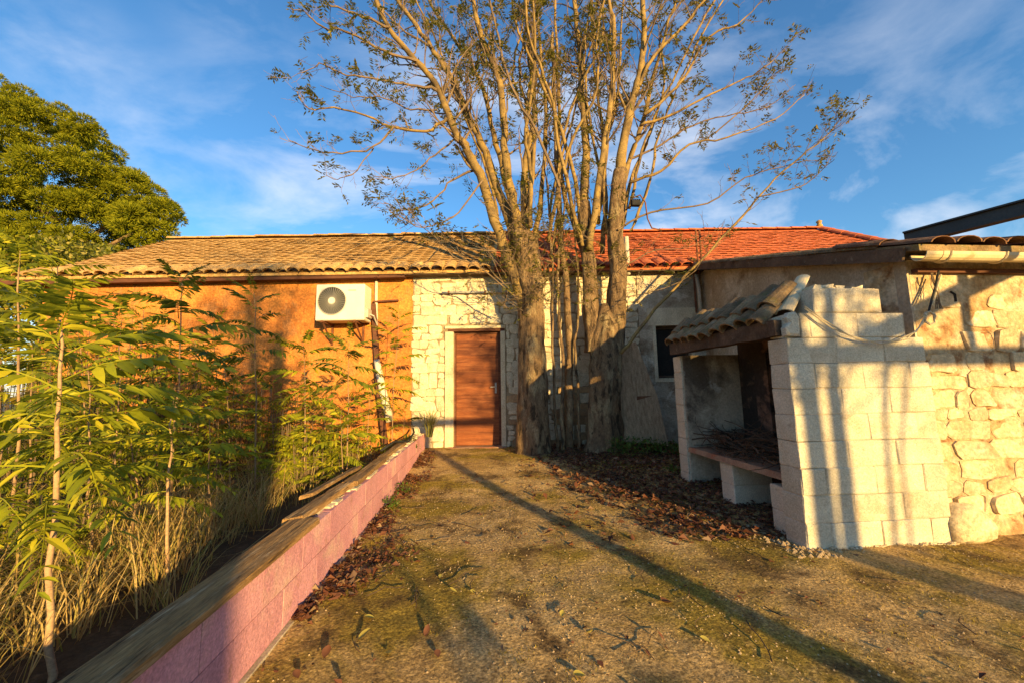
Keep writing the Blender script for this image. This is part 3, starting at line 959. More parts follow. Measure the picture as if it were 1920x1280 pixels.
# roof: battens deck and barrel tiles in columns up the slope (+x)
ta = R(43)
b = MB()
v = [(2.33, 2.95, 1.695), (2.33, 4.47, 1.695), (2.62, 4.47, 1.955), (2.62, 2.95, 1.955)]
b.add(v + [(x + .015, y, z - .02) for x, y, z in v], [(3, 2, 1, 0), (4, 5, 6, 7), (0, 1, 5, 4), (1, 2, 6, 5), (2, 3, 7, 6), (3, 0, 4, 7)])
b.box((2.622, 2.95, 1.90), (3.28, 4.47, 1.935))
brf = b.build('roof_deck', M['darkwood'], bq)
TM = [tile_mesh(L=.25 + .045 * k, r0=.094 + .006 * k, r1=.078, n=7, t=.018).mesh('roof_tile', M['mosstile']) for k in range(3)]
for c in range(9):
    y = 2.98 + c * .178 + random.uniform(-.012, .012)
    for k in range(2):
        f = -.06 + k * .17 + random.uniform(-.03, .03)
        o = inst(TM[(c + k) % 3], 'roof_tile', brf, Vector((2.325 + f * math.cos(ta) - .012 * k, y, 1.712 + f * math.sin(ta) + k * .012)) - root_of(bq), (0, 0, 0), (1, 1, 1.35))
        o.rotation_euler = (Matrix.Rotation(-ta + random.uniform(-.06, .06), 3, 'Y') @ Matrix.Rotation(R(-90) + random.uniform(-.09, .09), 3, 'Z') @ Matrix.Rotation(random.uniform(-.12, .12), 3, 'Y')).to_euler()
# pale half-round cap leaning on the near verge
hp_ = tile_mesh(L=.5, r0=.07, r1=.055, n=8, t=.014)
o = inst(hp_.mesh('verge_cap', M['gutter']), 'verge_cap', bq, at(1470, 588, 2.86) - root_of(bq))
dvec = (at(1508, 517, 3.02) - at(1470, 588, 2.86))
o.rotation_euler = dvec.to_track_quat('Y', 'Z').to_euler()
# dead twigs on the bench
tw = thing('twig_heap', 'heap of dead dark twigs on the barbecue bench', 'twigs', (2.6, 3.7, .49))
rng = random.Random(5)
b = MB()
for part in range(24):
    for q in range(6):
        y = rng.uniform(3.1, 4.3); x = rng.uniform(2.42, 2.95); z = .50 + rng.uniform(0, .2)
        a = rng.gauss(1.35, .5) + (math.pi if rng.random() < .5 else 0)
        L = rng.uniform(.25, .75); d = Vector((math.cos(a), math.sin(a), rng.uniform(-.1, .25))).normalized()
        p = Vector((x, y, z)) - d * L * .5; pl = [p.copy()]
        for i in range(6):
            d = (d + Vector((rng.gauss(0, .16), rng.gauss(0, .16), rng.gauss(-.01, .12)))).normalized()
            p = p + d * L / 6
            p.z = max(p.z, .495); p.y = min(max(p.y, 2.97), 4.38); p.x = min(p.x, 3.1)
            pl.append(p.copy())
        r = rng.uniform(.004, .009)
        b.tube(pl, [r * (1 - .09 * i) for i in range(7)], 4)
b.build('twigs', M['deadtwig'], tw, kind='stuff')

# leaning panel behind the right trunk
pn = thing('leaning_panel', 'grey weathered wooden panel leaning on the wall behind the right trunk', 'panel', tuple(at(1200, 835, 6.55)))
q = [at(1163, 826, 6.45), at(1254, 835, 6.35), at(1232, 740, 6.6), at(1192, 640, 6.85), at(1168, 650, 6.85), at(1162, 740, 6.65)]
# planks across its width, along its length
lo0, lo1, md0, md1, hi0, hi1 = q[0], q[1], q[5], q[2], q[4], q[3]
nP = 3
for i in range(nP):
    f0, f1 = i / nP + .0015, (i + 1) / nP - .0015
    b = MB()
    rws = []
    for (a, c) in ((lo0, lo1), (md0, md1), (hi0, hi1)):
        rws.append((a.lerp(c, f0), a.lerp(c, f1)))
    dy = random.uniform(-.001, .001)
    for (p, r_) in rws:
        for w_ in (0, .022):
            b.v.append((p.x, p.y + w_ + dy, p.z)); b.v.append((r_.x, r_.y + w_ + dy, r_.z))
    for k in range(2):
        s_, e = k * 4, (k + 1) * 4
        b.f += [(s_, s_ + 1, e + 1, e), (s_ + 3, s_ + 2, e + 2, e + 3), (s_ + 2, s_, e, e + 2), (s_ + 1, s_ + 3, e + 3, e + 1)]
    b.f += [(0, 2, 3, 1), (8, 9, 11, 10)]
    b.build('plank', M['leanboard'], pn)
p = md0.lerp(md1, .62)
MB().box((p.x - .12, p.y - .018, p.z - .10), (p.x + .14, p.y - .008, p.z - .02), jit=.006).build('rusty_plate', M['rust'], pn)

# ------------------------------------------------------------------ dark pergola
pg = thing('pergola', 'dark pergola whose beam juts in at the upper right over the outbuilding roof', 'pergola', (5, 0, 0))
MB().bar((2.95, -3.0, 2.45), (7.6, -3.0, 2.45), .10, .14).build('header_beam', M['steel'], pg)
p0, p1 = at(1697, 449, 3.12), at(1920, 392, 2.50)
dr = (p1 - p0); dr = dr / -dr.y
MB().bar(p0, Vector((p0.x + dr.x * (p0.y + 3.2), -3.2, 2.585)), .03, .10).build('rafter', M['steel'], pg)
for dz in (-.056, .056):
    MB().bar(p0 + Vector((0, 0, dz)), Vector((p0.x + dr.x * (p0.y + 3.2), -3.2, 2.585 + dz)), .09, .014).build('rafter_flange', M['steel'], pg)
for X in (5.62, 7.2):
    MB().bar((X, 3.0, 2.585), (X, -3.2, 2.585), .09, .125).build('rafter', M['steel'], pg)
for X in (3.63, 7.3):
    MB().bar((X, -3.0, -.05), (X, -3.0, 2.378), .12, .12, (0, 1, 0)).build('post', M['steel'], pg)


# ------------------------------------------------------------------ trees
class Tree:
    def __init__(s, seed):
        s.r = random.Random(seed)
        s.limb, s.twig, s.leaf = MB(), MB(), MB()

    def jit(s, d, a):
        return (d + Vector((s.r.gauss(0, a), s.r.gauss(0, a), s.r.gauss(0, a)))).normalized()

    def leaflets(s, p, d, size, n):
        """one small pinnate leaf: n pairs along direction d"""
        r = s.r
        side = d.cross(Vector((0, 0, 1)))
        side = side.normalized() if side.length > .05 else Vector((1, 0, 0))
        for i in range(n):
            q = p + d * size * (.25 + .75 * i / n) + Vector((0, 0, -.25 * size * (i / n) ** 2))
            for sg in (-1, 1):
                t = (side * sg + d * .5 + Vector((0, 0, r.uniform(-.7, .2)))).normalized()
                w = t.cross(Vector((r.uniform(-.4, .4), r.uniform(-.4, .4), 1))).normalized()
                L = size * r.uniform(.34, .5); wd = L * .17
                s.leaf.add([q, q + t * L * .45 + w * wd, q + t * L, q + t * L * .45 - w * wd], [(0, 1, 2, 3)])

    def shoot(s, p, d, L, r0, lvl, leafp, up=.10, wob=.16, cur=None):
        n = max(3, int(L / (.16 if lvl < 3 else .09)))
        n = min(n, 10)
        pts, dirs = [p.copy()], []
        for i in range(n):
            d = s.jit(d, wob)
            d = (d + Vector((0, 0, up)) + (cur or Vector((0, 0, 0)))).normalized()
            p = p + d * (L / n)
            pts.append(p.copy()); dirs.append(d.copy())
        rad = [max(.0022, r0 * (1 - .75 * i / n)) for i in range(n + 1)]
        (s.limb if r0 > .03 else s.twig).tube(pts, rad, 7 if r0 > .03 else (5 if r0 > .012 else 3), cap=False)
        if lvl <= 2:
            k = max(2, int(L / (.20 if lvl == 1 else .15)))
            for j in range(k):
                f = s.r.uniform(.15, .98)
                i = min(n - 1, int(f * n))
                q = pts[i].lerp(pts[i + 1], f * n - i)
                a = s.jit(dirs[i], .75)
                s.shoot(q, (a * .8 + dirs[i] * .45).normalized(), L * s.r.uniform(.28, .6) * (1.1 - .5 * f), max(.0025, rad[i] * .5), lvl + 1, leafp, up * 1.1, wob * 1.25)
        if lvl >= 2 and s.r.random() < leafp:
            for q in range(s.r.randint(1, 4)):
                s.leaflets(pts[-1 - q % 2], s.jit(dirs[-1], .8), s.r.uniform(.10, .22), s.r.randint(3, 5))

    def limb_path(s, pts, r0, r1, n=9, dens=4.0, Lside=1.1, leafp=.5, f0=.25, up=.12, lvl=1):
        # smooth the drawn path
        P = [Vector(p) for p in pts]
        out = []
        for i in range(len(P) - 1):
            a, b_, c, d = P[max(i - 1, 0)], P[i], P[i + 1], P[min(i + 2, len(P) - 1)]
            for t in (0, .25, .5, .75):
                out.append(.5 * ((2 * b_) + (c - a) * t + (2 * a - 5 * b_ + 4 * c - d) * t * t + (3 * b_ - a - 3 * c + d) * t ** 3))
        out.append(P[-1])
        k = len(out)
        out = [o + Vector((s.r.gauss(0, .012), s.r.gauss(0, .02), 0)) for o in out]
        rad = [(r0 + (r1 - r0) * (i / (k - 1)) ** .8) * (1 + s.r.uniform(-.07, .07)) for i in range(k)]
        (s.limb if r0 > .028 else s.twig).tube(out, rad, n, cap=True)
        Ltot = sum((out[i + 1] - out[i]).length for i in range(k - 1))
        for j in range(int(Ltot * dens)):
            f = s.r.uniform(f0, 1)
            i = min(k - 2, int(f * (k - 1)))
            q = out[i].lerp(out[i + 1], f * (k - 1) - i)
            ax = (out[i + 1] - out[i]).normalized()
            a = s.jit(Vector((s.r.gauss(0, 1), s.r.gauss(0, .9), s.r.gauss(.2, .5))).normalized(), .3)
            s.shoot(q, (a * .75 + ax * .75).normalized(), Lside * s.r.uniform(.4, 1.15), max(.004, rad[i] * s.r.uniform(.25, .42)), lvl, leafp, up)
        return out

    def build(s, root):
        s.limb.build('branch', M['limb'], root, smooth=True)
        s.twig.build('twigs', M['twig'], root, kind='stuff')
        s.leaf.build('crown', M['leafT'], root, kind='stuff')


def trunk_mesh(pts, rads, n=22, seed=1, lob=.06):
    """tapering trunk with ribs and a flared, uneven foot"""
    b = MB()
    P = [Vector(p) for p in pts]
    out, rr = [], []
    for i in range(len(P) - 1):
        for t in [q_ / 9 for q_ in range(9)]:
            out.append(P[i].lerp(P[i + 1], t)); rr.append(rads[i] + (rads[i + 1] - rads[i]) * t)
    out.append(P[-1]); rr.append(rads[-1])
    for i, (p, r) in enumerate(zip(out, rr)):
        for j in range(n):
            a = 2 * math.pi * j / n
            fl = 1 + 1.6 * math.exp(-max(0, p.z - out[0].z) / .22)
            k = 1 + fl * lob * math.sin(a * 5 + seed + p.z * .8) + fl * lob * 1.2 * mnoise.noise(Vector((math.cos(a) * 2.4, math.sin(a) * 2.4, p.z * 2.2 + seed * 7))) * 1.6
            k += .09 * mnoise.noise(Vector((math.cos(a) * 7, math.sin(a) * 7, p.z * 5 + seed)))
            b.v.append((p.x + math.cos(a) * r * k, p.y + math.sin(a) * r * k, p.z))
    for i in range(len(out) - 1):
        for j in range(n):
            j2 = (j + 1) % n
            b.f.append((i * n + j, i * n + j2, (i + 1) * n + j2, (i + 1) * n + j))
    b.f.append(tuple((len(out) - 1) * n + j for j in range(n)))
    return b


def path(pxs, Y0, Y1):
    n = len(pxs)
    return [at(x, y, Y0 + (Y1 - Y0) * (i / max(1, n - 1))) for i, (x, y) in enumerate(pxs)]


LF = .20
# left tree
t1 = Tree(11)
base1 = at(1001, 852, 6.62)
lt1 = thing('deciduous_tree', 'left of the two big multi-stemmed trees, straight trunk right beside the door', 'tree', tuple(base1), group='big trees before the house')
trunk_mesh([at(1001, 872, 6.62), at(1001, 845, 6.62), at(999, 760, 6.62), at(998, 650, 6.62), at(996, 560, 6.62), at(990, 500, 6.62), at(978, 440, 6.62)],
           [.37, .285, .25, .232, .22, .25, .22], seed=3, n=40).build('trunk', M['bark'], lt1, smooth=True)
mains = [
    ([(988, 590), (962, 510), (935, 440), (905, 340), (880, 288), (859, 259), (838, 212), (816, 158), (780, 115), (730, 54), (700, -10), (660, -120)], 6.62, 5.9, .15, .04),
    ([(975, 500), (950, 400), (928, 341), (910, 287), (881, 223), (859, 172), (834, 126), (809, 90), (770, 36), (734, -20), (690, -130)], 6.75, 7.2, .13, .04),
    ([(985, 490), (968, 400), (953, 334), (946, 252), (938, 162), (924, 119), (900, 60), (885, -20), (870, -150)], 6.6, 6.3, .13, .045),
    ([(985, 470), (950, 350), (930, 270), (913, 198), (888, 126), (850, 72), (805, 0), (770, -100)], 6.9, 7.6, .09, .03),
    ([(990, 500), (985, 400), (982, 323), (1003, 216), (996, 144), (985, 0), (980, -150)], 6.6, 6.9, .11, .04),
    ([(1000, 490), (1010, 400), (1020, 300), (1022, 200), (1012, 90), (1005, -40), (1000, -160)], 6.8, 7.3, .08, .03),
    ([(960, 480), (925, 420), (915, 380), (895, 330), (870, 300), (852, 270)], 6.7, 7.3, .06, .02),
]
for k, (px, Y0, Y1, r0, r1) in enumerate(mains):
    t1.limb_path(path(px, Y0, Y1), r0 * .74, r1 * .72, 10, dens=4.6, Lside=1.05, leafp=LF, f0=.28)
sides = [
    ([(838, 223), (795, 248), (730, 237), (701, 223), (626, 201), (580, 205), (555, 170)], 6.2, 5.7, .035, .006),
    ([(740, 240), (701, 277), (622, 287), (570, 275), (540, 262)], 6.0, 5.6, .022, .004),
    ([(701, 277), (675, 310), (640, 335), (610, 330)], 5.95, 5.8, .014, .004),
    ([(816, 165), (770, 160), (715, 150), (650, 140), (600, 120), (560, 140)], 6.1, 5.5, .03, .005),
    ([(820, 205), (770, 205), (720, 185), (660, 180), (600, 160)], 6.3, 6.6, .022, .005),
    ([(890, 320), (840, 345), (810, 380), (760, 395), (720, 380)], 6.5, 6.2, .026, .005),
    ([(780, 115), (720, 95), (650, 60), (600, 50), (575, 25), (545, 15)], 6.0, 5.4, .032, .006),
    ([(730, 54), (680, 30), (620, 10), (570, -20)], 5.95, 5.3, .03, .006),
    ([(905, 340), (860, 400), (820, 420), (780, 425), (755, 400)], 6.3, 5.9, .02, .004),
    ([(859, 259), (815, 290), (780, 320), (740, 335), (700, 330)], 6.4, 5.9, .022, .004),
    ([(809, 90), (760, 60), (720, 20), (690, -30)], 7.0, 7.6, .03, .008),
    ([(1050, 352), (1003, 244), (956, 162), (935, 72), (917, 0), (900, -80)], 5.9, 5.7, .03, .015),
    ([(970, 560), (905, 505), (850, 480), (800, 430), (770, 420)], 6.3, 5.8, .016, .004),
    ([(960, 470), (900, 470), (850, 455), (810, 450)], 6.4, 6.0, .012, .003),
]
for (px, Y0, Y1, r0, r1) in sides:
    t1.limb_path(path(px, Y0, Y1), r0 * .85, r1, 6, dens=8.0, Lside=.42, leafp=LF + .1, f0=.15, lvl=2, up=.10)
def uprights(t, x0, x1, xc, n, spread, ytop=-120):
    rr = random.Random(n * 7 + int(xc))
    for k in range(n):
        xs = rr.uniform(x0, x1); xe = xc + (xs - xc) * spread + rr.uniform(-60, 60)
        y0 = rr.uniform(380, 500); Yd = 6.6 + rr.uniform(-.3, .4)
        pts = [(xs + (xe - xs) * (f ** 1.25) + rr.gauss(0, 9) * (0 < f < 1), y0 + (ytop - y0) * f) for f in (0, .17, .33, .5, .67, .83, 1)]
        t.limb_path(path(pts, Yd, Yd + rr.uniform(-.9, .9)), rr.uniform(.03, .05), .014, 6, dens=1.8, Lside=.9, leafp=LF, f0=.35, up=.16)


uprights(t1, 940, 1035, 990, 8, 5.2)
# leafy water shoots round the head of the trunk
for q in range(110):
    p = at(random.uniform(935, 1050), random.uniform(400, 590), 6.62 + random.uniform(-.32, .1))
    d = Vector((random.gauss(0, .8), random.gauss(-.5, .6), random.gauss(.5, .6))).normalized()
    t1.shoot(p, d, random.uniform(.35, .9), .007, 2, .3, .08)
t1.build(lt1)

# right tree, forked low
t2 = Tree(23)
base2 = at(1133, 838, 6.5)
lt2 = thing('deciduous_tree', 'right of the two big multi-stemmed trees, trunk forked low before the leaning panel', 'tree', tuple(base2), group='big trees before the house')
trunk_mesh([at(1133, 858, 6.5), at(1133, 830, 6.5), at(1132, 760, 6.5), at(1135, 690, 6.5), at(1136, 640, 6.5), at(1136, 600, 6.5), at(1134, 570, 6.52)],
           [.40, .295, .262, .265, .27, .20, .06], seed=9, n=40).build('trunk', M['bark'], lt2, smooth=True)
trunk_mesh([at(1152, 660, 6.48), at(1156, 580, 6.48), at(1160, 500, 6.48), at(1153, 440, 6.48), at(1157, 380, 6.45), at(1162, 320, 6.42)], [.17, .165, .155, .145, .14, .125], n=16, seed=5).build('trunk_fork', M['bark'], lt2, smooth=True)
trunk_mesh([at(1115, 660, 6.55), at(1108, 580, 6.6), at(1104, 500, 6.62), at(1098, 440, 6.65), at(1095, 380, 6.7)], [.16, .14, .13, .12, .11], n=16, seed=6).build('trunk_fork', M['bark'], lt2, smooth=True)
mains = [
    ([(1162, 330), (1169, 270), (1184, 198), (1198, 144), (1209, 72), (1204, 0), (1200, -140)], 6.42, 6.2, .125, .05),
    ([(1095, 390), (1098, 252), (1090, 162), (1087, 90), (1076, 0), (1066, -140)], 6.7, 7.0, .11, .045),
    ([(1104, 470), (1126, 323), (1144, 201), (1151, 108), (1148, 36), (1133, -30), (1120, -140)], 6.5, 6.2, .085, .035),
    ([(1157, 380), (1185, 290), (1205, 230), (1230, 120), (1255, 40), (1290, -60)], 6.5, 6.9, .075, .03),
    ([(1104, 500), (1062, 380), (1048, 280), (1046, 160), (1040, 40), (1036, -100)], 6.75, 7.2, .07, .03),
    ([(1190, 180), (1225, 110), (1280, 50), (1340, -20), (1400, -90)], 6.3, 5.8, .05, .02),
    ([(1120, 420), (1135, 300), (1118, 160), (1110, 40), (1108, -90)], 6.9, 7.5, .06, .025),
]
for (px, Y0, Y1, r0, r1) in mains:
    t2.limb_path(path(px, Y0, Y1), r0 * .8, r1 * .72, 10, dens=4.6, Lside=1.05, leafp=LF, f0=.22)
sides = [
    ([(1163, 662), (1232, 578), (1308, 494), (1390, 408), (1440, 350), (1500, 295), (1550, 255), (1580, 215)], 6.3, 5.2, .036, .006),
    ([(1159, 431), (1220, 399), (1327, 381), (1399, 334), (1453, 316), (1520, 300)], 6.3, 5.6, .024, .005),
    ([(1184, 341), (1241, 320), (1292, 273), (1363, 259), (1453, 223), (1507, 180)], 6.3, 5.7, .035, .006),
    ([(1180, 300), (1240, 272), (1300, 235), (1380, 215), (1440, 200), (1490, 160)], 6.6, 6.9, .028, .005),
    ([(1209, 216), (1270, 162), (1327, 72), (1381, 47), (1430, 0)], 6.2, 5.8, .04, .008),
    ([(1200, 235), (1262, 215), (1330, 180), (1390, 150), (1430, 130), (1462, 100)], 6.3, 6.0, .034, .006),
    ([(1340, 250), (1400, 200), (1440, 150), (1470, 130)], 5.9, 5.6, .016, .004),
    ([(1420, 370), (1500, 350), (1540, 320), (1562, 300)], 5.7, 5.2, .014, .004),
    ([(1170, 500), (1230, 470), (1290, 465), (1330, 440)], 6.3, 6.0, .014, .004),
    ([(1165, 560), (1230, 545), (1290, 520), (1330, 470)], 6.2, 5.9, .012, .004),
]
for (px, Y0, Y1, r0, r1) in sides:
    t2.limb_path(path(px, Y0, Y1), r0 * .85, r1, 6, dens=7.0, Lside=.44, leafp=LF + .1, f0=.18, lvl=2, up=.16)
uprights(t2, 1085, 1185, 1125, 8, 4.6)
for q in range(44):
    p = at(random.uniform(1080, 1165), random.uniform(340, 620), 6.5 + random.uniform(-.3, .1))
    d = Vector((random.gauss(0, .8), random.gauss(-.5, .6), random.gauss(.5, .6))).normalized()
    t2.shoot(p, d, random.uniform(.3, .8), .006, 2, .3, .08)
t2.build(lt2)

# slim stems between the trunks
for k, (px, Y, r, lab) in enumerate([
    ([(1068, 850), (1066, 740), (1068, 640), (1062, 540), (1050, 430), (1046, 330), (1040, 200), (1036, 60)], 6.75, .085, 'thickest of the slim stems growing between the two big trunks'),
    ([(1046, 838), (1040, 740), (1036, 640), (1038, 520), (1030, 420), (1020, 300)], 6.65, .03, 'thin pale stem just right of the left big trunk'),
    ([(1054, 842), (1056, 700), (1050, 600), (1046, 500), (1060, 380), (1072, 250)], 6.6, .035, 'thin straight stem leaning on the thicker middle stem'),
    ([(1085, 838), (1083, 740), (1078, 640), (1086, 540), (1078, 430), (1082, 330)], 6.6, .03, 'thin stem just left of the right big trunk')]):
    tt = Tree(40 + k)
    P = path(px, Y, Y + .1)
    P[0].z = gh(P[0].x, P[0].y) - .05
    rt = thing('slim_tree', lab, 'tree', tuple(P[0]), group='slim stems between the trunks')
    o = Tree(60 + k)
    o.limb_path(P, r, r * .4, 9, dens=0)
    o.limb.build('trunk', M['bark'], rt, smooth=True)
    tt.limb_path(P[3:], r * .3, r * .25, 4, dens=4, Lside=.7, leafp=.3, f0=.1, lvl=2)
    tt.limb.v += tt.twig.v if False else []
    (tt.twig if tt.twig.v else tt.limb).build('twigs', M['twig'], rt, kind='stuff')
    tt.leaf.build('crown', M['leafT'], rt, kind='stuff')

# floodlight hung on the right trunk with its cable
fl = thing('floodlight', 'small black floodlight hanging on the right trunk above the roof line', 'lamp', tuple(at(1190, 382, 6.25)))
c = at(1192, 382, 6.22)
MB().box((c.x - .08, c.y - .04, c.z - .045), (c.x + .08, c.y + .05, c.z + .05), bev=.008).build('housing', M['blackcable'], fl)
for i in range(5):
    MB().box((c.x - .075 + i * .034, c.y - .03, c.z + .052), (c.x - .06 + i * .034, c.y + .04, c.z + .075)).build('fin', M['blackcable'], fl)
MB().tube([at(1172, 395, 6.36), at(1182, 388, 6.28), at(1186, 384, 6.25)], .012, 6).build('arm', M['rust'], fl)
MB().tube([at(1186, 372, 6.2), at(1200, 366, 6.15), at(1210, 380, 6.15), at(1214, 410, 6.15), at(1222, 428, 6.15), at(1240, 432, 6.2)], .012, 6).build('cable', M['rust'], fl)


# ------------------------------------------------------------------ saplings with feathered leaves
def frond(seed, pairs, L=1.0, lw=.15, droop=.35, ll=.225):
    """compound leaf along +y from the origin, top towards +z; length L"""
    r = random.Random(seed)
    b = MB()
    pts = []
    n = 7
    for i in range(n + 1):
        f = i / n
        pts.append(Vector((.03 * math.sin(f * 4 + seed), L * (f - .06 * f * f), -droop * L * f * f * .6 + .05 * L * f)))
    b.tube(pts, [.008 * (1 - .75 * i / n) * L for i in range(n + 1)], 3, cap=False)
    def P(f):
        i = min(n - 1, int(f * n)); return pts[i].lerp(pts[i + 1], f * n - i)
    for i in range(pairs):
        f = .16 + .82 * i / (pairs - 1)
        q = P(f)
        env = math.sin(math.pi * (.22 + .66 * f)) ** .7
        for sg in (-1, 1):
            if r.random() < .05: continue
            l = ll * L * env * r.uniform(.85, 1.12)
            w = l * lw * r.uniform(.9, 1.15)
            ang = (.35 + .35 * f) + r.uniform(-.12, .12)
            d = Vector((sg * math.cos(ang), math.sin(ang), r.uniform(-1.05, -.25)))
            d.normalize()
            s = Vector((-d.y, d.x, 0)) * sg
            s = Vector((-d.y * sg, d.x * sg, r.uniform(-.25, .25))).normalized()
            m1, m2 = q + d * l * .35 + Vector((0, 0, .02 * l)), q + d * l * .7 + Vector((0, 0, -.04 * l))
            tip = q + d * l + Vector((0, 0, -.16 * l))
            up = Vector((0, 0, .28 * w))
            b.add([q, m1 + s * w + up, m2 + s * w * .8 + up, tip, m2 - s * w * .8 + up, m1 - s * w + up, m1, m2],
                  [(0, 1, 6), (1, 2, 7, 6), (2, 3, 7), (0, 6, 5), (6, 7, 4, 5), (7, 3, 4)])
    return b


FR = [frond(1, 13, droop=.8), frond(2, 14, droop=1.1), frond(3, 11, droop=.6), frond(4, 15, droop=1.3), frond(5, 12, droop=.9)]
FRM = {k: [f.mesh('leaf', M[k]) for f in FR] for k in ('leafA', 'leafB')}


def sapling(label, stem_px, Y, r0, n, Lmax, lm='leafA', seed=0, f0=.35, lean=0.0, ymin=None):
    rg = random.Random(seed)
    P = [at(x, y, Y + lean * i) for i, (x, y) in enumerate(stem_px)]
    P[0].z = min(P[0].z, .0)
    root = thing('sapling', label, 'sapling', tuple(P[0]), group='saplings in the bed left of the pink wall')
    S_ = [P[0]]
    for a, b_ in zip(P, P[1:]):
        for t in (.34, .67, 1): S_.append(a.lerp(b_, t) + Vector((rg.gauss(0, .008), rg.gauss(0, .008), 0)) * (1 if t < 1 else 0))
    k = len(S_)
    MB().tube(S_, [r0 * (1 if seed < 3 else .72) * (1 - .7 * i / (k - 1)) for i in range(k)], 8).build('stem', M['stem'] if seed < 3 else M['brownstem'], root, smooth=True)
    for i in range(n):
        f = f0 + (1 - f0) * (i / (n - 1)) ** .85
        j = min(k - 2, int(f * (k - 1)))
        p = S_[j].lerp(S_[j + 1], f * (k - 1) - j)
        az = i * 2.399 + rg.uniform(-.4, .4) + seed
        el = R(6 + 58 * ((f - f0) / (1 - f0)) ** 1.6) + rg.uniform(-.15, .15)
        L = Lmax * (.55 + .45 * math.sin(math.pi * min(1, (1.05 - (f - f0) / (1 - f0)) * .75))) * rg.uniform(.8, 1.1)
        inst(rg.choice(FRM[lm]), 'leaf', root, p - P[0], (el, rg.uniform(-.5, .5), az), L * (.95 if seed > 2 else 1))
    return root


sapling('tallest foreground sapling with broad bright leaflets at the left edge', [(86, 1330), (96, 1150), (106, 900), (112, 740), (112, 600)], 1.95, .0155, 21, .64, 'leafA', 1, .42)
sapling('foreground sapling with drooping feathery leaves just beyond the bare pale stem', [(307, 1120), (314, 960), (322, 850), (326, 770)], 2.65, .011, 13, .46, 'leafA', 2, .45)
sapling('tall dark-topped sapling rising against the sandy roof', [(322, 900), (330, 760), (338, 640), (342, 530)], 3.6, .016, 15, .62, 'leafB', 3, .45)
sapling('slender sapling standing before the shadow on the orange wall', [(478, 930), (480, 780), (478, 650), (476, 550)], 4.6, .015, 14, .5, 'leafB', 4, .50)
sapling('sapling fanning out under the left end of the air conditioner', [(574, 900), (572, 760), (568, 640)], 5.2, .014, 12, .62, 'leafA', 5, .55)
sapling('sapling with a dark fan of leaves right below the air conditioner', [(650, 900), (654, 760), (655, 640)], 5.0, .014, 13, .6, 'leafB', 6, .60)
sapling('leafy sapling climbing beside the dark duct', [(735, 830), (738, 720), (748, 590)], 6.6, .016, 17, .6, 'leafA', 7, .35)
sapling('short bushy sapling in front of the dark duct', [(642, 895), (640, 830), (640, 770)], 4.4, .010, 13, .5, 'leafA', 8, .3)
sapling('sapling whose leaf tuft overlaps the pine at the far left', [(30, 1000), (34, 700), (38, 470)], 3.0, .016, 14, .5, 'leafA', 9, .45)
sapling('sapling reaching above the left end of the sandy roof', [(118, 900), (112, 680), (108, 500)], 3.7, .016, 16, .66, 'leafA', 10, .40)
sapling('mid-sized sapling left of the tall dark-topped one', [(215, 960), (222, 760), (228, 600)], 4.0, .013, 16, .6, 'leafA', 12, .35)
sapling('bright sapling low in the middle of the bed', [(395, 980), (392, 860), (394, 760)], 3.8, .011, 14, .52, 'leafA', 13, .35)
sapling('sapling half hidden behind the foreground sapling', [(170, 1050), (172, 860), (165, 690)], 2.9, .012, 13, .46, 'leafA', 14, .45)
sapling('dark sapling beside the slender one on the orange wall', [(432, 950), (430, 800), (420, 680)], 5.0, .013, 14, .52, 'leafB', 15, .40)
sapling('low sapling at the left edge under the foreground leaves', [(-30, 1150), (-20, 950), (10, 800)], 2.3, .011, 13, .5, 'leafA', 16, .35)
sapling('sapling near the wall left of the slender one', [(372, 900), (370, 760), (366, 640)], 5.6, .014, 16, .62, 'leafA', 17, .35)
sapling('small sapling at the foot of the broken pale pipe', [(755, 840), (757, 810), (760, 770)], 6.5, .009, 9, .4, 'leafB', 18, .25)


for k, (px, y0, y1, Y, lab) in enumerate([
    (60, 980, 640, 3.4, 'sapling crowding behind the foreground sapling on its left'),
    (150, 940, 600, 4.4, 'sapling right behind the crown of the foreground sapling'),
    (260, 930, 600, 4.8, 'bright sapling left of the tall dark-topped one, nearer the house'),
    (300, 900, 620, 5.4, 'sapling close to the wall behind the tall dark-topped one'),
    (410, 900, 610, 5.9, 'sapling against the left edge of the wall shadow'),
    (520, 890, 720, 5.6, 'short sapling just right of the wall shadow'),
    (610, 880, 740, 5.8, 'short sapling below the middle of the air conditioner'),
    (690, 860, 735, 6.2, 'short sapling touching the dark duct low down'),
    (250, 1010, 800, 3.1, 'low sapling behind the drooping foreground sapling'),
    (-5, 1000, 640, 3.9, 'sapling cut by the left picture edge')]):
    sapling(lab, [(px, y0), (px + random.uniform(-10, 10), (y0 + y1) / 2), (px + random.uniform(-12, 12), y1)], Y, .013, 15, .55, 'leafA' if k % 3 else 'leafB', 30 + k, .25)


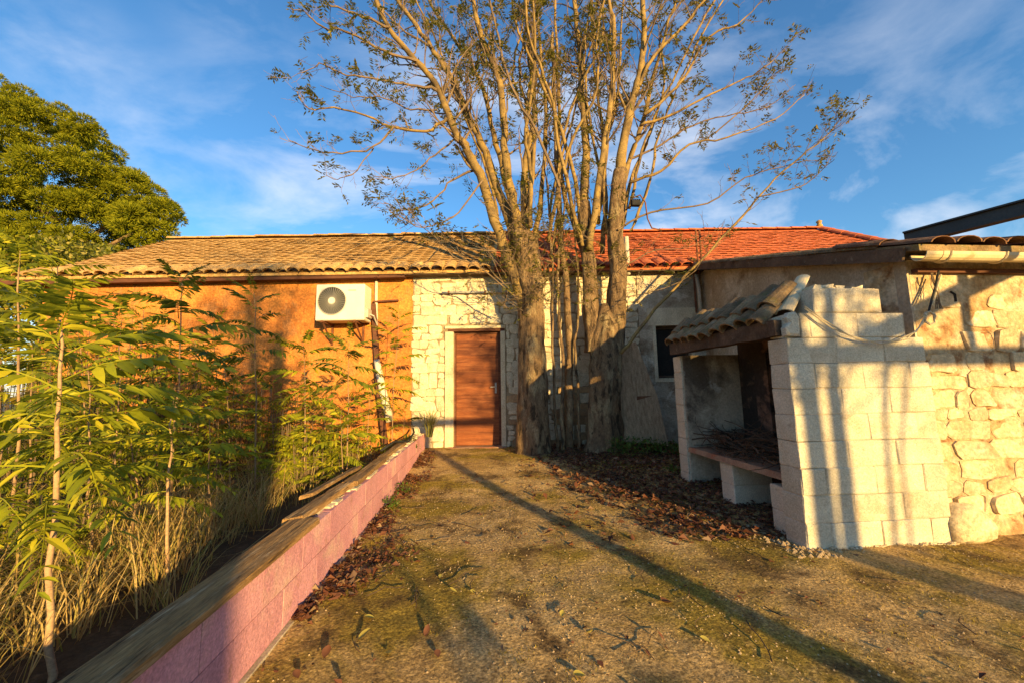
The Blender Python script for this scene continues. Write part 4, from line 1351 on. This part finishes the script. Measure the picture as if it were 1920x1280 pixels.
# undergrowth of the bed: bushes made of the same feathery leaves
def bush(label, c, rx, ry, h, n, lm, seed, Lr=(.13, .29)):
    rg = random.Random(seed)
    root = thing('weed_bush', label, 'bush', (c[0], c[1], 0), group='undergrowth bushes')
    b, st = MB(), MB()
    for i in range(int(n * 4.3)):
        a = rg.uniform(0, 6.28); q = math.sqrt(rg.random())
        p = Vector((c[0] + math.cos(a) * q * rx, c[1] + math.sin(a) * q * ry, h * rg.uniform(.12, 1) * (1 - .45 * q * q)))
        L = rg.uniform(*Lr)
        Mx = Matrix.Translation(p) @ Matrix.Rotation(rg.uniform(0, 6.28), 4, 'Z') @ Matrix.Rotation(rg.uniform(-.2, .9), 4, 'X') @ Matrix.Rotation(rg.uniform(-.4, .4), 4, 'Y') @ Matrix.Scale(L, 4)
        f = rg.choice(FR)
        b.add([Mx @ Vector(v) for v in f.v], f.f)
        if i % 3 == 0:
            st.tube([(p.x + rg.gauss(0, .05), p.y + rg.gauss(0, .05), -.05), tuple(p)], [.008, .004], 4)
    st.build('stem', M['twig'], root)
    b.build('foliage', M[lm], root, kind='stuff')


for k, (x, y, rx, ry, h, n, lm, lab) in enumerate([
    (-5.6, 6.4, 1.1, .8, 2.7, 120, 'leafA', 'tall bright undergrowth against the left end of the orange wall'),
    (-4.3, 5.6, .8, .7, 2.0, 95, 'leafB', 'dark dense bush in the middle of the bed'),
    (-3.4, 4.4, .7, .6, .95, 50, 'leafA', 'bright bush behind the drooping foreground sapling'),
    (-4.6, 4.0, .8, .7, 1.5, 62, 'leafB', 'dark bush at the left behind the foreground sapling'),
    (-2.5, 6.3, .9, .6, 1.0, 60, 'leafA', 'low bright bush at the foot of the orange wall below the air conditioner'),
    (-3.0, 2.6, .5, .5, .75, 30, 'leafA', 'bush at the left edge below the foreground sapling'),
    (-7.4, 7.0, 1.2, .7, 2.7, 90, 'leafA', 'bush at the far left end of the house'),
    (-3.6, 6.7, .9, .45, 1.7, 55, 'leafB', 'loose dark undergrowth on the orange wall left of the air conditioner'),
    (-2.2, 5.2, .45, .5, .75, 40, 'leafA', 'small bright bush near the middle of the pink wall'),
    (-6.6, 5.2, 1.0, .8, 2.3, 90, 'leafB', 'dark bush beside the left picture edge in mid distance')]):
    bush(lab, (x, y), rx, ry, h, n, lm, 70 + k)

# dry grass of the bed
rg = random.Random(3)
b = MB()


def blade(b, x, y, z, h, lean, az, w):
    d = Vector((math.cos(az), math.sin(az), 0)); s = Vector((-d.y, d.x, 0)) * w
    p0 = Vector((x, y, z)); p1 = p0 + Vector((0, 0, h * .5)) + d * lean * .2; p2 = p0 + Vector((0, 0, h * .85)) + d * lean * .55; p3 = p0 + Vector((0, 0, h * (1 - .15 * lean))) + d * lean
    b.add([p0 - s, p0 + s, p1 - s * .8, p1 + s * .8, p2 - s * .5, p2 + s * .5, p3], [(0, 1, 3, 2), (2, 3, 5, 4), (4, 5, 6)])


cl = [(rg.uniform(-7, -1.35), rg.uniform(1.2, 7.0)) for i in range(170)] + [(rg.uniform(-3.4, -1.7), rg.uniform(1.4, 4.2)) for i in range(70)]
for (cx, cy) in cl:
    if cx > -1.95 and cy < 5 and rg.random() < .8: continue
    hh = rg.uniform(.14, .5) * (1.25 if cy > 5 else 1)
    for i in range(rg.randint(24, 50)):
        az = rg.uniform(0, 6.28)
        r_ = abs(rg.gauss(0, .11))
        h = hh * rg.uniform(.5, 1.3)
        blade(b, cx + math.cos(az) * r_, cy + math.sin(az) * r_, -.02, h, h * rg.uniform(.3, 1.7), az + rg.gauss(0, .6), rg.uniform(.0022, .0045))
tag(b.build('dry_grass', M['straw']), 'dry straw-coloured grass covering the garden bed', 'grass', kind='stuff')
# strappy plant at the end of the pink wall
sp = thing('strappy_plant', 'spiky pale green plant at the door end of the pink wall', 'plant', tuple(at(806, 812, 7.05)))
p = at(806, 812, 7.02)
for i in range(38):
    b = MB()
    a = rg.uniform(0, 6.28)
    blade(b, p.x + rg.gauss(0, .03), p.y + rg.gauss(0, .03), .36, rg.uniform(.3, .55), rg.uniform(.12, .42), a, rg.uniform(.008, .014))
    b.build('leaf', M['palm'], sp)


# small weeds
def weed(label, x, y, r, n, s, h):
    root = thing('weed', label, 'weed', (x, y, gh(x, y)), group='small weeds on the courtyard')
    b = MB()
    for i in range(n):
        a = rg.uniform(0, 6.28); q = math.sqrt(rg.random()) * r
        c = Vector((x + math.cos(a) * q, y + math.sin(a) * q, gh(x, y) + rg.uniform(.01, h)))
        d = Vector((rg.gauss(0, 1), rg.gauss(0, 1), rg.gauss(.3, .5))).normalized(); w = d.cross(Vector((rg.gauss(0, .3), rg.gauss(0, .3), 1))).normalized()
        L = s * rg.uniform(.6, 1.3)
        b.add([c, c + d * L * .5 + w * L * .3, c + d * L, c + d * L * .5 - w * L * .3], [(0, 1, 2, 3)])
    b.build('foliage', M['weed'], root, kind='stuff')


weed('small bright weed at the foot of the pink wall', -.90, 4.15, .09, 130, .035, .12)
weed('smaller weed just beyond the other at the foot of the pink wall', -.92, 4.75, .10, 110, .035, .10)
weed('dark green weeds at the foot of the right big trunk', 2.35, 5.9, .42, 700, .05, .22)
weed('green weeds below the leaning panel', 2.85, 5.75, .30, 350, .05, .16)
weed('weed between the barbecue and the right trunk', 2.45, 4.75, .16, 120, .04, .08)

# ------------------------------------------------------------------ background pine and shrubs
pine = thing('pine_tree', 'large round-crowned pine behind the left end of the house', 'tree', tuple(at(70, 600, 23)))
pl = MB()
crown = [(-70, 230, 120), (40, 225, 75), (0, 190, 50), (110, 250, 60), (150, 290, 55), (190, 320, 34), (60, 320, 90), (130, 345, 66), (-50, 350, 110), (20, 400, 60), (180, 385, 44),
         (205, 410, 30), (236, 350, 28), (262, 345, 18), (285, 395, 46), (308, 412, 30), (255, 425, 38), (160, 400, 50), (-40, 450, 70), (60, 440, 46), (205, 452, 40), (150, 470, 40), (20, 480, 60), (100, 490, 50), (270, 445, 36), (230, 470, 36)]
rg = random.Random(8)
for (px, py, pr) in crown:
    Yc = 23 + rg.uniform(-2.6, 2.6)
    c = at(px, py, Yc); rr = pr / FPX * Yc * .98
    nsub = max(5, int(rr * 10))
    for q in range(nsub):
        # sub-clumps give the billowy cauliflower outline
        u = Vector((rg.gauss(0, 1), rg.gauss(0, 1), rg.gauss(.25, 1))).normalized() * (rr * rg.uniform(.55, .92))
        sc = c + Vector((u.x, u.y, u.z * .82)); sr = rg.uniform(.34, .74)
        for k in range(int(820 * sr)):
            d = Vector((rg.gauss(0, 1), rg.gauss(0, 1), rg.gauss(.45, .9))).normalized()
            p = sc + Vector((d.x, d.y, d.z * .75)) * sr * rg.uniform(.5, 1.0) ** .6
            w = d.cross(Vector((rg.gauss(0, 1), rg.gauss(0, 1), rg.gauss(0, 1)))).normalized()
            L = rg.uniform(.08, .19)
            pl.add([p - w * .024, p + w * .024, p + d * L + w * .02], [(0, 1, 2)])
            w2 = d.cross(w)
            pl.add([p - w2 * .024, p + w2 * .024, p + (d + w * .5) * L], [(0, 1, 2)])
pl.build('crown', M['pine'], pine, kind='stuff')
tb = at(70, 700, 23.5)
ptk = MB().tube([(tb.x, tb.y, -.1), (tb.x + .2, tb.y, 3.5), (tb.x - .1, tb.y, 6.5), (tb.x - .8, tb.y, 10)], [.45, .36, .30, .2], 12)
for (px, py) in ((150, 380), (230, 400), (20, 330), (-60, 300), (110, 440), (280, 420), (180, 450)):
    e = at(px, py, 23.2)
    s0 = Vector((tb.x + .05, tb.y, max(3.2, e.z - 2.6)))
    ptk.tube([s0, s0.lerp(e, .5) + Vector((0, 0, -.3)), e], [.17, .11, .05], 7)
ptk.build('trunk', M['bark'], pine, smooth=True)


def far_shrub(label, px, py, Y, rx, rz, n, mat, seed):
    rg = random.Random(seed)
    c = at(px, py, Y)
    root = thing('background_shrub', label, 'shrub', (c.x, c.y, 0), group='shrubs behind the house')
    b = MB()
    for i in range(n):
        d = Vector((rg.gauss(0, 1), rg.gauss(0, 1), rg.gauss(0, 1))).normalized() * (rg.random() ** .4)
        p = c + Vector((d.x * rx, d.y * rx * .8, d.z * rz)) + Vector((mnoise.noise(d * 3) * .5, 0, mnoise.noise(d * 4) * .5))
        t = Vector((rg.gauss(0, 1), rg.gauss(0, 1), rg.gauss(.3, 1))).normalized(); w = t.cross(Vector((rg.gauss(0, 1), .3, rg.gauss(0, 1)))).normalized()
        L = rg.uniform(.12, .26)
        b.add([p, p + t * L * .5 + w * L * .3, p + t * L, p + t * L * .5 - w * L * .3], [(0, 1, 2, 3)])
    b.build('foliage', mat, root, kind='stuff')
    MB().tube([(c.x, c.y, -.1), (c.x + .1, c.y, c.z)], [.12, .05], 6).build('stem', M['bark'], root)


far_shrub('grey-green shrub under the pine at the left edge', 10, 520, 17, 2.6, 1.8, 5000, M['pine'], 1)
far_shrub('shrub between the pine and the roof end', 130, 505, 18, 2.2, 1.3, 4000, M['leafT'], 2)
far_shrub('low shrub beyond the end of the house', -90, 590, 14, 3.0, 2.2, 5000, M['leafB'], 3)


# ------------------------------------------------------------------ trees and shrub behind the viewpoint (they throw the shadows)
def back_tree(label, stems, seed, leafp, dens, Lside):
    t = Tree(seed)
    tr = MB()
    rt = thing('deciduous_tree', label, 'tree', tuple(stems[0][0][0]), group='trees standing behind the viewpoint')
    for (pts, r0, r1) in stems:
        tr.tube(pts, lin(r0, r1, len(pts)), 12)
        t.limb_path(pts, r0 * .5, r1 * .6, 6, dens=dens, Lside=Lside, leafp=leafp, f0=.55)
    tr.build('trunk', M['bark'], rt, smooth=True)
    t.build(rt)


back_tree('twin-stemmed tree behind the viewpoint, known by its double shadow on the barbecue blocks',
          [([(5.66, -4.2, -.1), (5.60, -4.2, 1.2), (5.57, -4.2, 2.4), (5.4, -4.2, 3.6)], .10, .06), ([(5.80, -4.25, -.1), (5.80, -4.25, 1.2), (5.80, -4.25, 2.4), (5.9, -4.3, 3.6)], .085, .045)], 91, .9, 5.0, 1.0)
back_tree('slim tree behind the viewpoint, known by its thin forked shadow on the barbecue blocks',
          [([(6.0, -4.5, -.1), (6.08, -4.5, .5), (6.25, -4.5, 1.3), (6.3, -4.5, 2.2), (6.5, -4.5, 3.2)], .028, .014), ([(6.25, -4.6, -.1), (6.42, -4.6, 1.0), (6.44, -4.6, 2.0), (6.7, -4.6, 3.0)], .02, .012)], 92, .15, .5, .5)
back_tree('thick-trunked tree behind the viewpoint, known by its broad shadow across the pink wall',
          [([(1.85, -5, -.1), (1.86, -5, 1.5), (1.84, -5, 3.0), (1.8, -5, 4.6)], .17, .10)], 93, .55, 2.4, 1.3)
back_tree('leaning tree behind the viewpoint that dapples the orange wall',
          [([(2.9, -7.5, -.1), (2.8, -7.5, 1.8), (2.6, -7.5, 3.6), (2.3, -7.5, 5.6)], .12, .06)], 94, .9, 6.0, 1.7)

bush('feathery bush behind the viewpoint, known by its soft shadow in the middle foreground', (2.25, -3.0), .35, .3, 1.1, 34, 'leafA', 95)
bush('second feathery bush behind the viewpoint, nearer the post shadow', (3.0, -3.3), .45, .3, .95, 34, 'leafA', 96)

# ------------------------------------------------------------------ leaf litter, grit, fallen leaves, twigs
rg = random.Random(17)
b = MB()


def litter_leaf(b, x, y, s, lift=.012):
    z = court_z(x, y) + rg.uniform(.002, lift)
    a = rg.uniform(0, 6.28); tl = rg.gauss(0, .45)
    d = Vector((math.cos(a), math.sin(a), tl * .6)).normalized(); w = d.cross(Vector((rg.gauss(0, .4), rg.gauss(0, .4), 1))).normalized()
    L = s * rg.choice((.45, .6, .8, 1, 1.3, 1.8)) * rg.uniform(.8, 1.2); wd = L * rg.uniform(.16, .32)
    q = Vector((x, y, z)) - d * L * .5
    up = Vector((0, 0, rg.uniform(-.2, .35) * L))
    q.z = z
    b.add([q, q + d * L * .5 + w * wd + up, q + d * L, q + d * L * .5 - w * wd + up], [(0, 1, 2), (0, 2, 3)])


def edge_x(y):  # courtyard side of the litter before the barbecue
    pts = [(2.6, 2.1), (3.1, 1.55), (3.6, 1.35), (4.4, 1.25), (5.4, 1.15), (6.6, .75), (7.2, .6)]
    for (a, xa), (c, xc) in zip(pts, pts[1:]):
        if a <= y <= c: return xa + (xc - xa) * (y - a) / (c - a)
    return 2.2


n = 0
while n < 15000:
    x, y = rg.uniform(.5, 3.5), rg.uniform(2.95, 7.15)
    e = edge_x(y) + mnoise.noise(Vector((x * 2, y * 2, 4))) * .35
    if x < e - .1 and rg.random() > .06: continue
    if x > e and rg.random() > ss(e - .1, e + .5, x) * .9 + .1: continue
    if x > 3.1 and y < 4.5: continue
    litter_leaf(b, x, y, .045, .03); n += 1
n = 0
while n < 3000:
    y = 2.25 + rg.random() ** 1.1 * 4.7
    wd = (.34 * math.exp(-((y - 3.0) / .45) ** 2) + .16 + .14 * math.exp(-((y - 5.6) / 1.0) ** 2)) * (1 if y > 2.45 else .4)
    x = -.985 + abs(rg.gauss(0, .55)) * wd
    if x > -.985 + wd * 1.15 or mnoise.noise(Vector((x * 3, y * 2.2, 6))) < rg.uniform(-.5, .15): continue
    litter_leaf(b, x, y, .038, .022); n += 1
for i in range(2600):
    x, y = rg.uniform(-.95, 3.6), .6 + rg.random() * 6.4
    if mnoise.noise(Vector((x * 1.4, y * 1.4, 9))) < rg.uniform(-.25, .45): continue
    litter_leaf(b, x, y, .026, .006)
tag(b.build('leaf_litter', M['litter']), 'dark red-brown dead leaf litter on the courtyard', 'leaf litter', kind='stuff')
# grit
b = MB()
for i in range(13000):
    x, y = rg.uniform(-.95, 3.8), .5 + 5.2 * rg.random() ** 1.4
    if mnoise.noise(Vector((x * 1.1, y * 1.1, 2))) < rg.uniform(-.35, .4): continue
    s = rg.uniform(.002, .006)
    z = court_z(x, y)
    b.add([(x - s, y, z), (x, y - s, z), (x + s, y, z), (x, y + s, z), (x + rg.uniform(-s, s) * .4, y, z + s * 1.1)], [(0, 1, 4), (1, 2, 4), (2, 3, 4), (3, 0, 4)])
for i in range(420):
    x, y = rg.uniform(-.9, 3.8), .6 + 4.5 * rg.random()
    s = rg.uniform(.005, .011); z = court_z(x, y) - .002
    b.add([(x - s, y - s * .3, z), (x, y - s, z), (x + s, y, z), (x, y + s, z), (x + rg.uniform(-s, s) * .4, y, z + s * .8)], [(0, 1, 4), (1, 2, 4), (2, 3, 4), (3, 0, 4)])
for i in range(260):
    x, y = FX0 + rg.gauss(.0, .12), rg.uniform(2.6, 3.25)
    s = rg.uniform(.006, .02); z = court_z(x, y)
    if x > FX0 and y > FY: continue
    b.add([(x - s, y, z), (x, y - s, z), (x + s, y, z), (x, y + s, z), (x, y, z + s * 1.1)], [(0, 1, 4), (1, 2, 4), (2, 3, 4), (3, 0, 4)])
tag(b.build('grit', M['pebble']), 'pale grit and crumbled mortar scattered on the courtyard', 'grit', kind='stuff')
# moss and seedling tufts, millimetres high, that catch the low sun
b = MB()
n = 0
while n < 2600:
    x, y = rg.uniform(-.95, 3.9), .45 + 5.6 * rg.random() ** 1.3
    if mnoise.noise(Vector((x * 1.25, y * 1.25, 12))) + .5 * mnoise.noise(Vector((x * 4, y * 4, 3))) < .08: continue
    z = court_z(x, y) - .001
    for k in range(5):
        a = rg.uniform(0, 6.28); h = rg.uniform(.004, .013); w = rg.uniform(.0012, .003)
        q = Vector((x + rg.gauss(0, .012), y + rg.gauss(0, .012), z))
        t = Vector((math.cos(a), math.sin(a), 0))
        b.add([q - t * w, q + t * w, q + Vector((-t.y, t.x, 0)) * h * rg.uniform(-.6, .6) + Vector((0, 0, h))], [(0, 1, 2)])
    n += 1
tag(b.build('moss', M['moss']), 'patches of low olive moss on the worn courtyard', 'moss', kind='stuff')
# loose twigs
b = MB()
for i in range(430):
    if i < 330: x, y = rg.uniform(1.3, 3.0), rg.uniform(3.0, 6.6)
    else: x, y = rg.uniform(-.9, 3.2), rg.uniform(1.0, 5.5)
    if i < 330 and x < edge_x(y): continue
    L = rg.uniform(.06, .32); a = rg.uniform(0, 6.28); pl_ = []
    for k in range(5):
        pl_.append((x, y, court_z(x, y) + .008 + rg.uniform(0, .012)))
        a += rg.gauss(0, .3); x += math.cos(a) * L / 4; y += math.sin(a) * L / 4
    b.tube(pl_, rg.uniform(.0016, .0036), 3)
tag(b.build('loose_twigs', M['deadtwig']), 'thin dry twigs scattered over the courtyard', 'twigs', kind='stuff')


def fallen(px, py, s, mat, label, up):
    d = FWD + RT * ((px - 960) / FPX) + UP * ((640 - py) / FPX)
    t = (0.012 - CAM_H) / d.z
    p = Vector((0, 0, CAM_H)) + d * t
    z = court_z(p.x, p.y)
    b = MB()
    n = 6
    a = rg.uniform(0, 6.28); dd = Vector((math.cos(a), math.sin(a), 0)); w = Vector((-dd.y, dd.x, 0))
    for i in range(n + 1):
        f = i / n
        wd = s * .34 * math.sin(math.pi * min(1, f * 1.02)) ** .7 + .0008
        q = Vector((p.x, p.y, z + .004)) + dd * s * (f - .5) + Vector((0, 0, up * s * f * f))
        b.v += [tuple(q - w * wd + Vector((0, 0, wd * .55))), tuple(q), tuple(q + w * wd + Vector((0, 0, wd * .55)))]
    for i in range(n):
        for k in range(2):
            b.f.append((i * 3 + k, i * 3 + k + 1, i * 3 + k + 4, i * 3 + k + 3))
    tag(b.build('fallen_leaf', mat, smooth=True, origin=(p.x, p.y, z)), label, 'leaf', 'single fallen leaves on the courtyard')


for (px, py, s, mt, lab, up) in [
    (682, 1192, .085, 'yellowleaf', 'bright yellow curled leaf in the left foreground', .5),
    (693, 1156, .07, 'yellowleaf', 'pale curled leaf just above the bright yellow one', .4),
    (1250, 1128, .12, 'litter', 'large dark upturned leaf right of the middle foreground', .35),
    (728, 1222, .06, 'yellowleaf', 'small pale leaf right of the bright yellow one', .3),
    (820, 1224, .055, 'litter', 'white-backed leaf in the bottom middle foreground', .25),
    (850, 1108, .06, 'yellowleaf', 'pale leaf standing on edge in the middle of the courtyard', .7),
    (886, 1108, .05, 'yellowleaf', 'small pale leaf beside the one standing on edge', .3),
    (826, 1077, .05, 'yellowleaf', 'whitish leaf farther up the courtyard middle', .2),
    (1086, 1262, .075, 'yellowleaf', 'pale green leaf at the bottom right of centre', .3),
    (1322, 1198, .06, 'yellowleaf', 'yellowish leaf beside the long post shadow', .3),
    (1176, 1026, .07, 'yellowleaf', 'greenish leaf lying in the long post shadow', .4),
    (1054, 1150, .05, 'yellowleaf', 'small green-yellow leaf in the middle right', .4),
    (1105, 1186, .06, 'yellowleaf', 'upright pale leaf near the dark patch', .6),
    (800, 1182, .06, 'litter', 'dark leaf standing on edge in the foreground', .7),
    (612, 1222, .075, 'litter', 'dark crumpled leaf in the left foreground', .4),
    (556, 1262, .06, 'litter', 'dark leaf beside the pink wall in the bottom left', .3)]:
    fallen(px, py, s * .74, M[mt], lab, up)
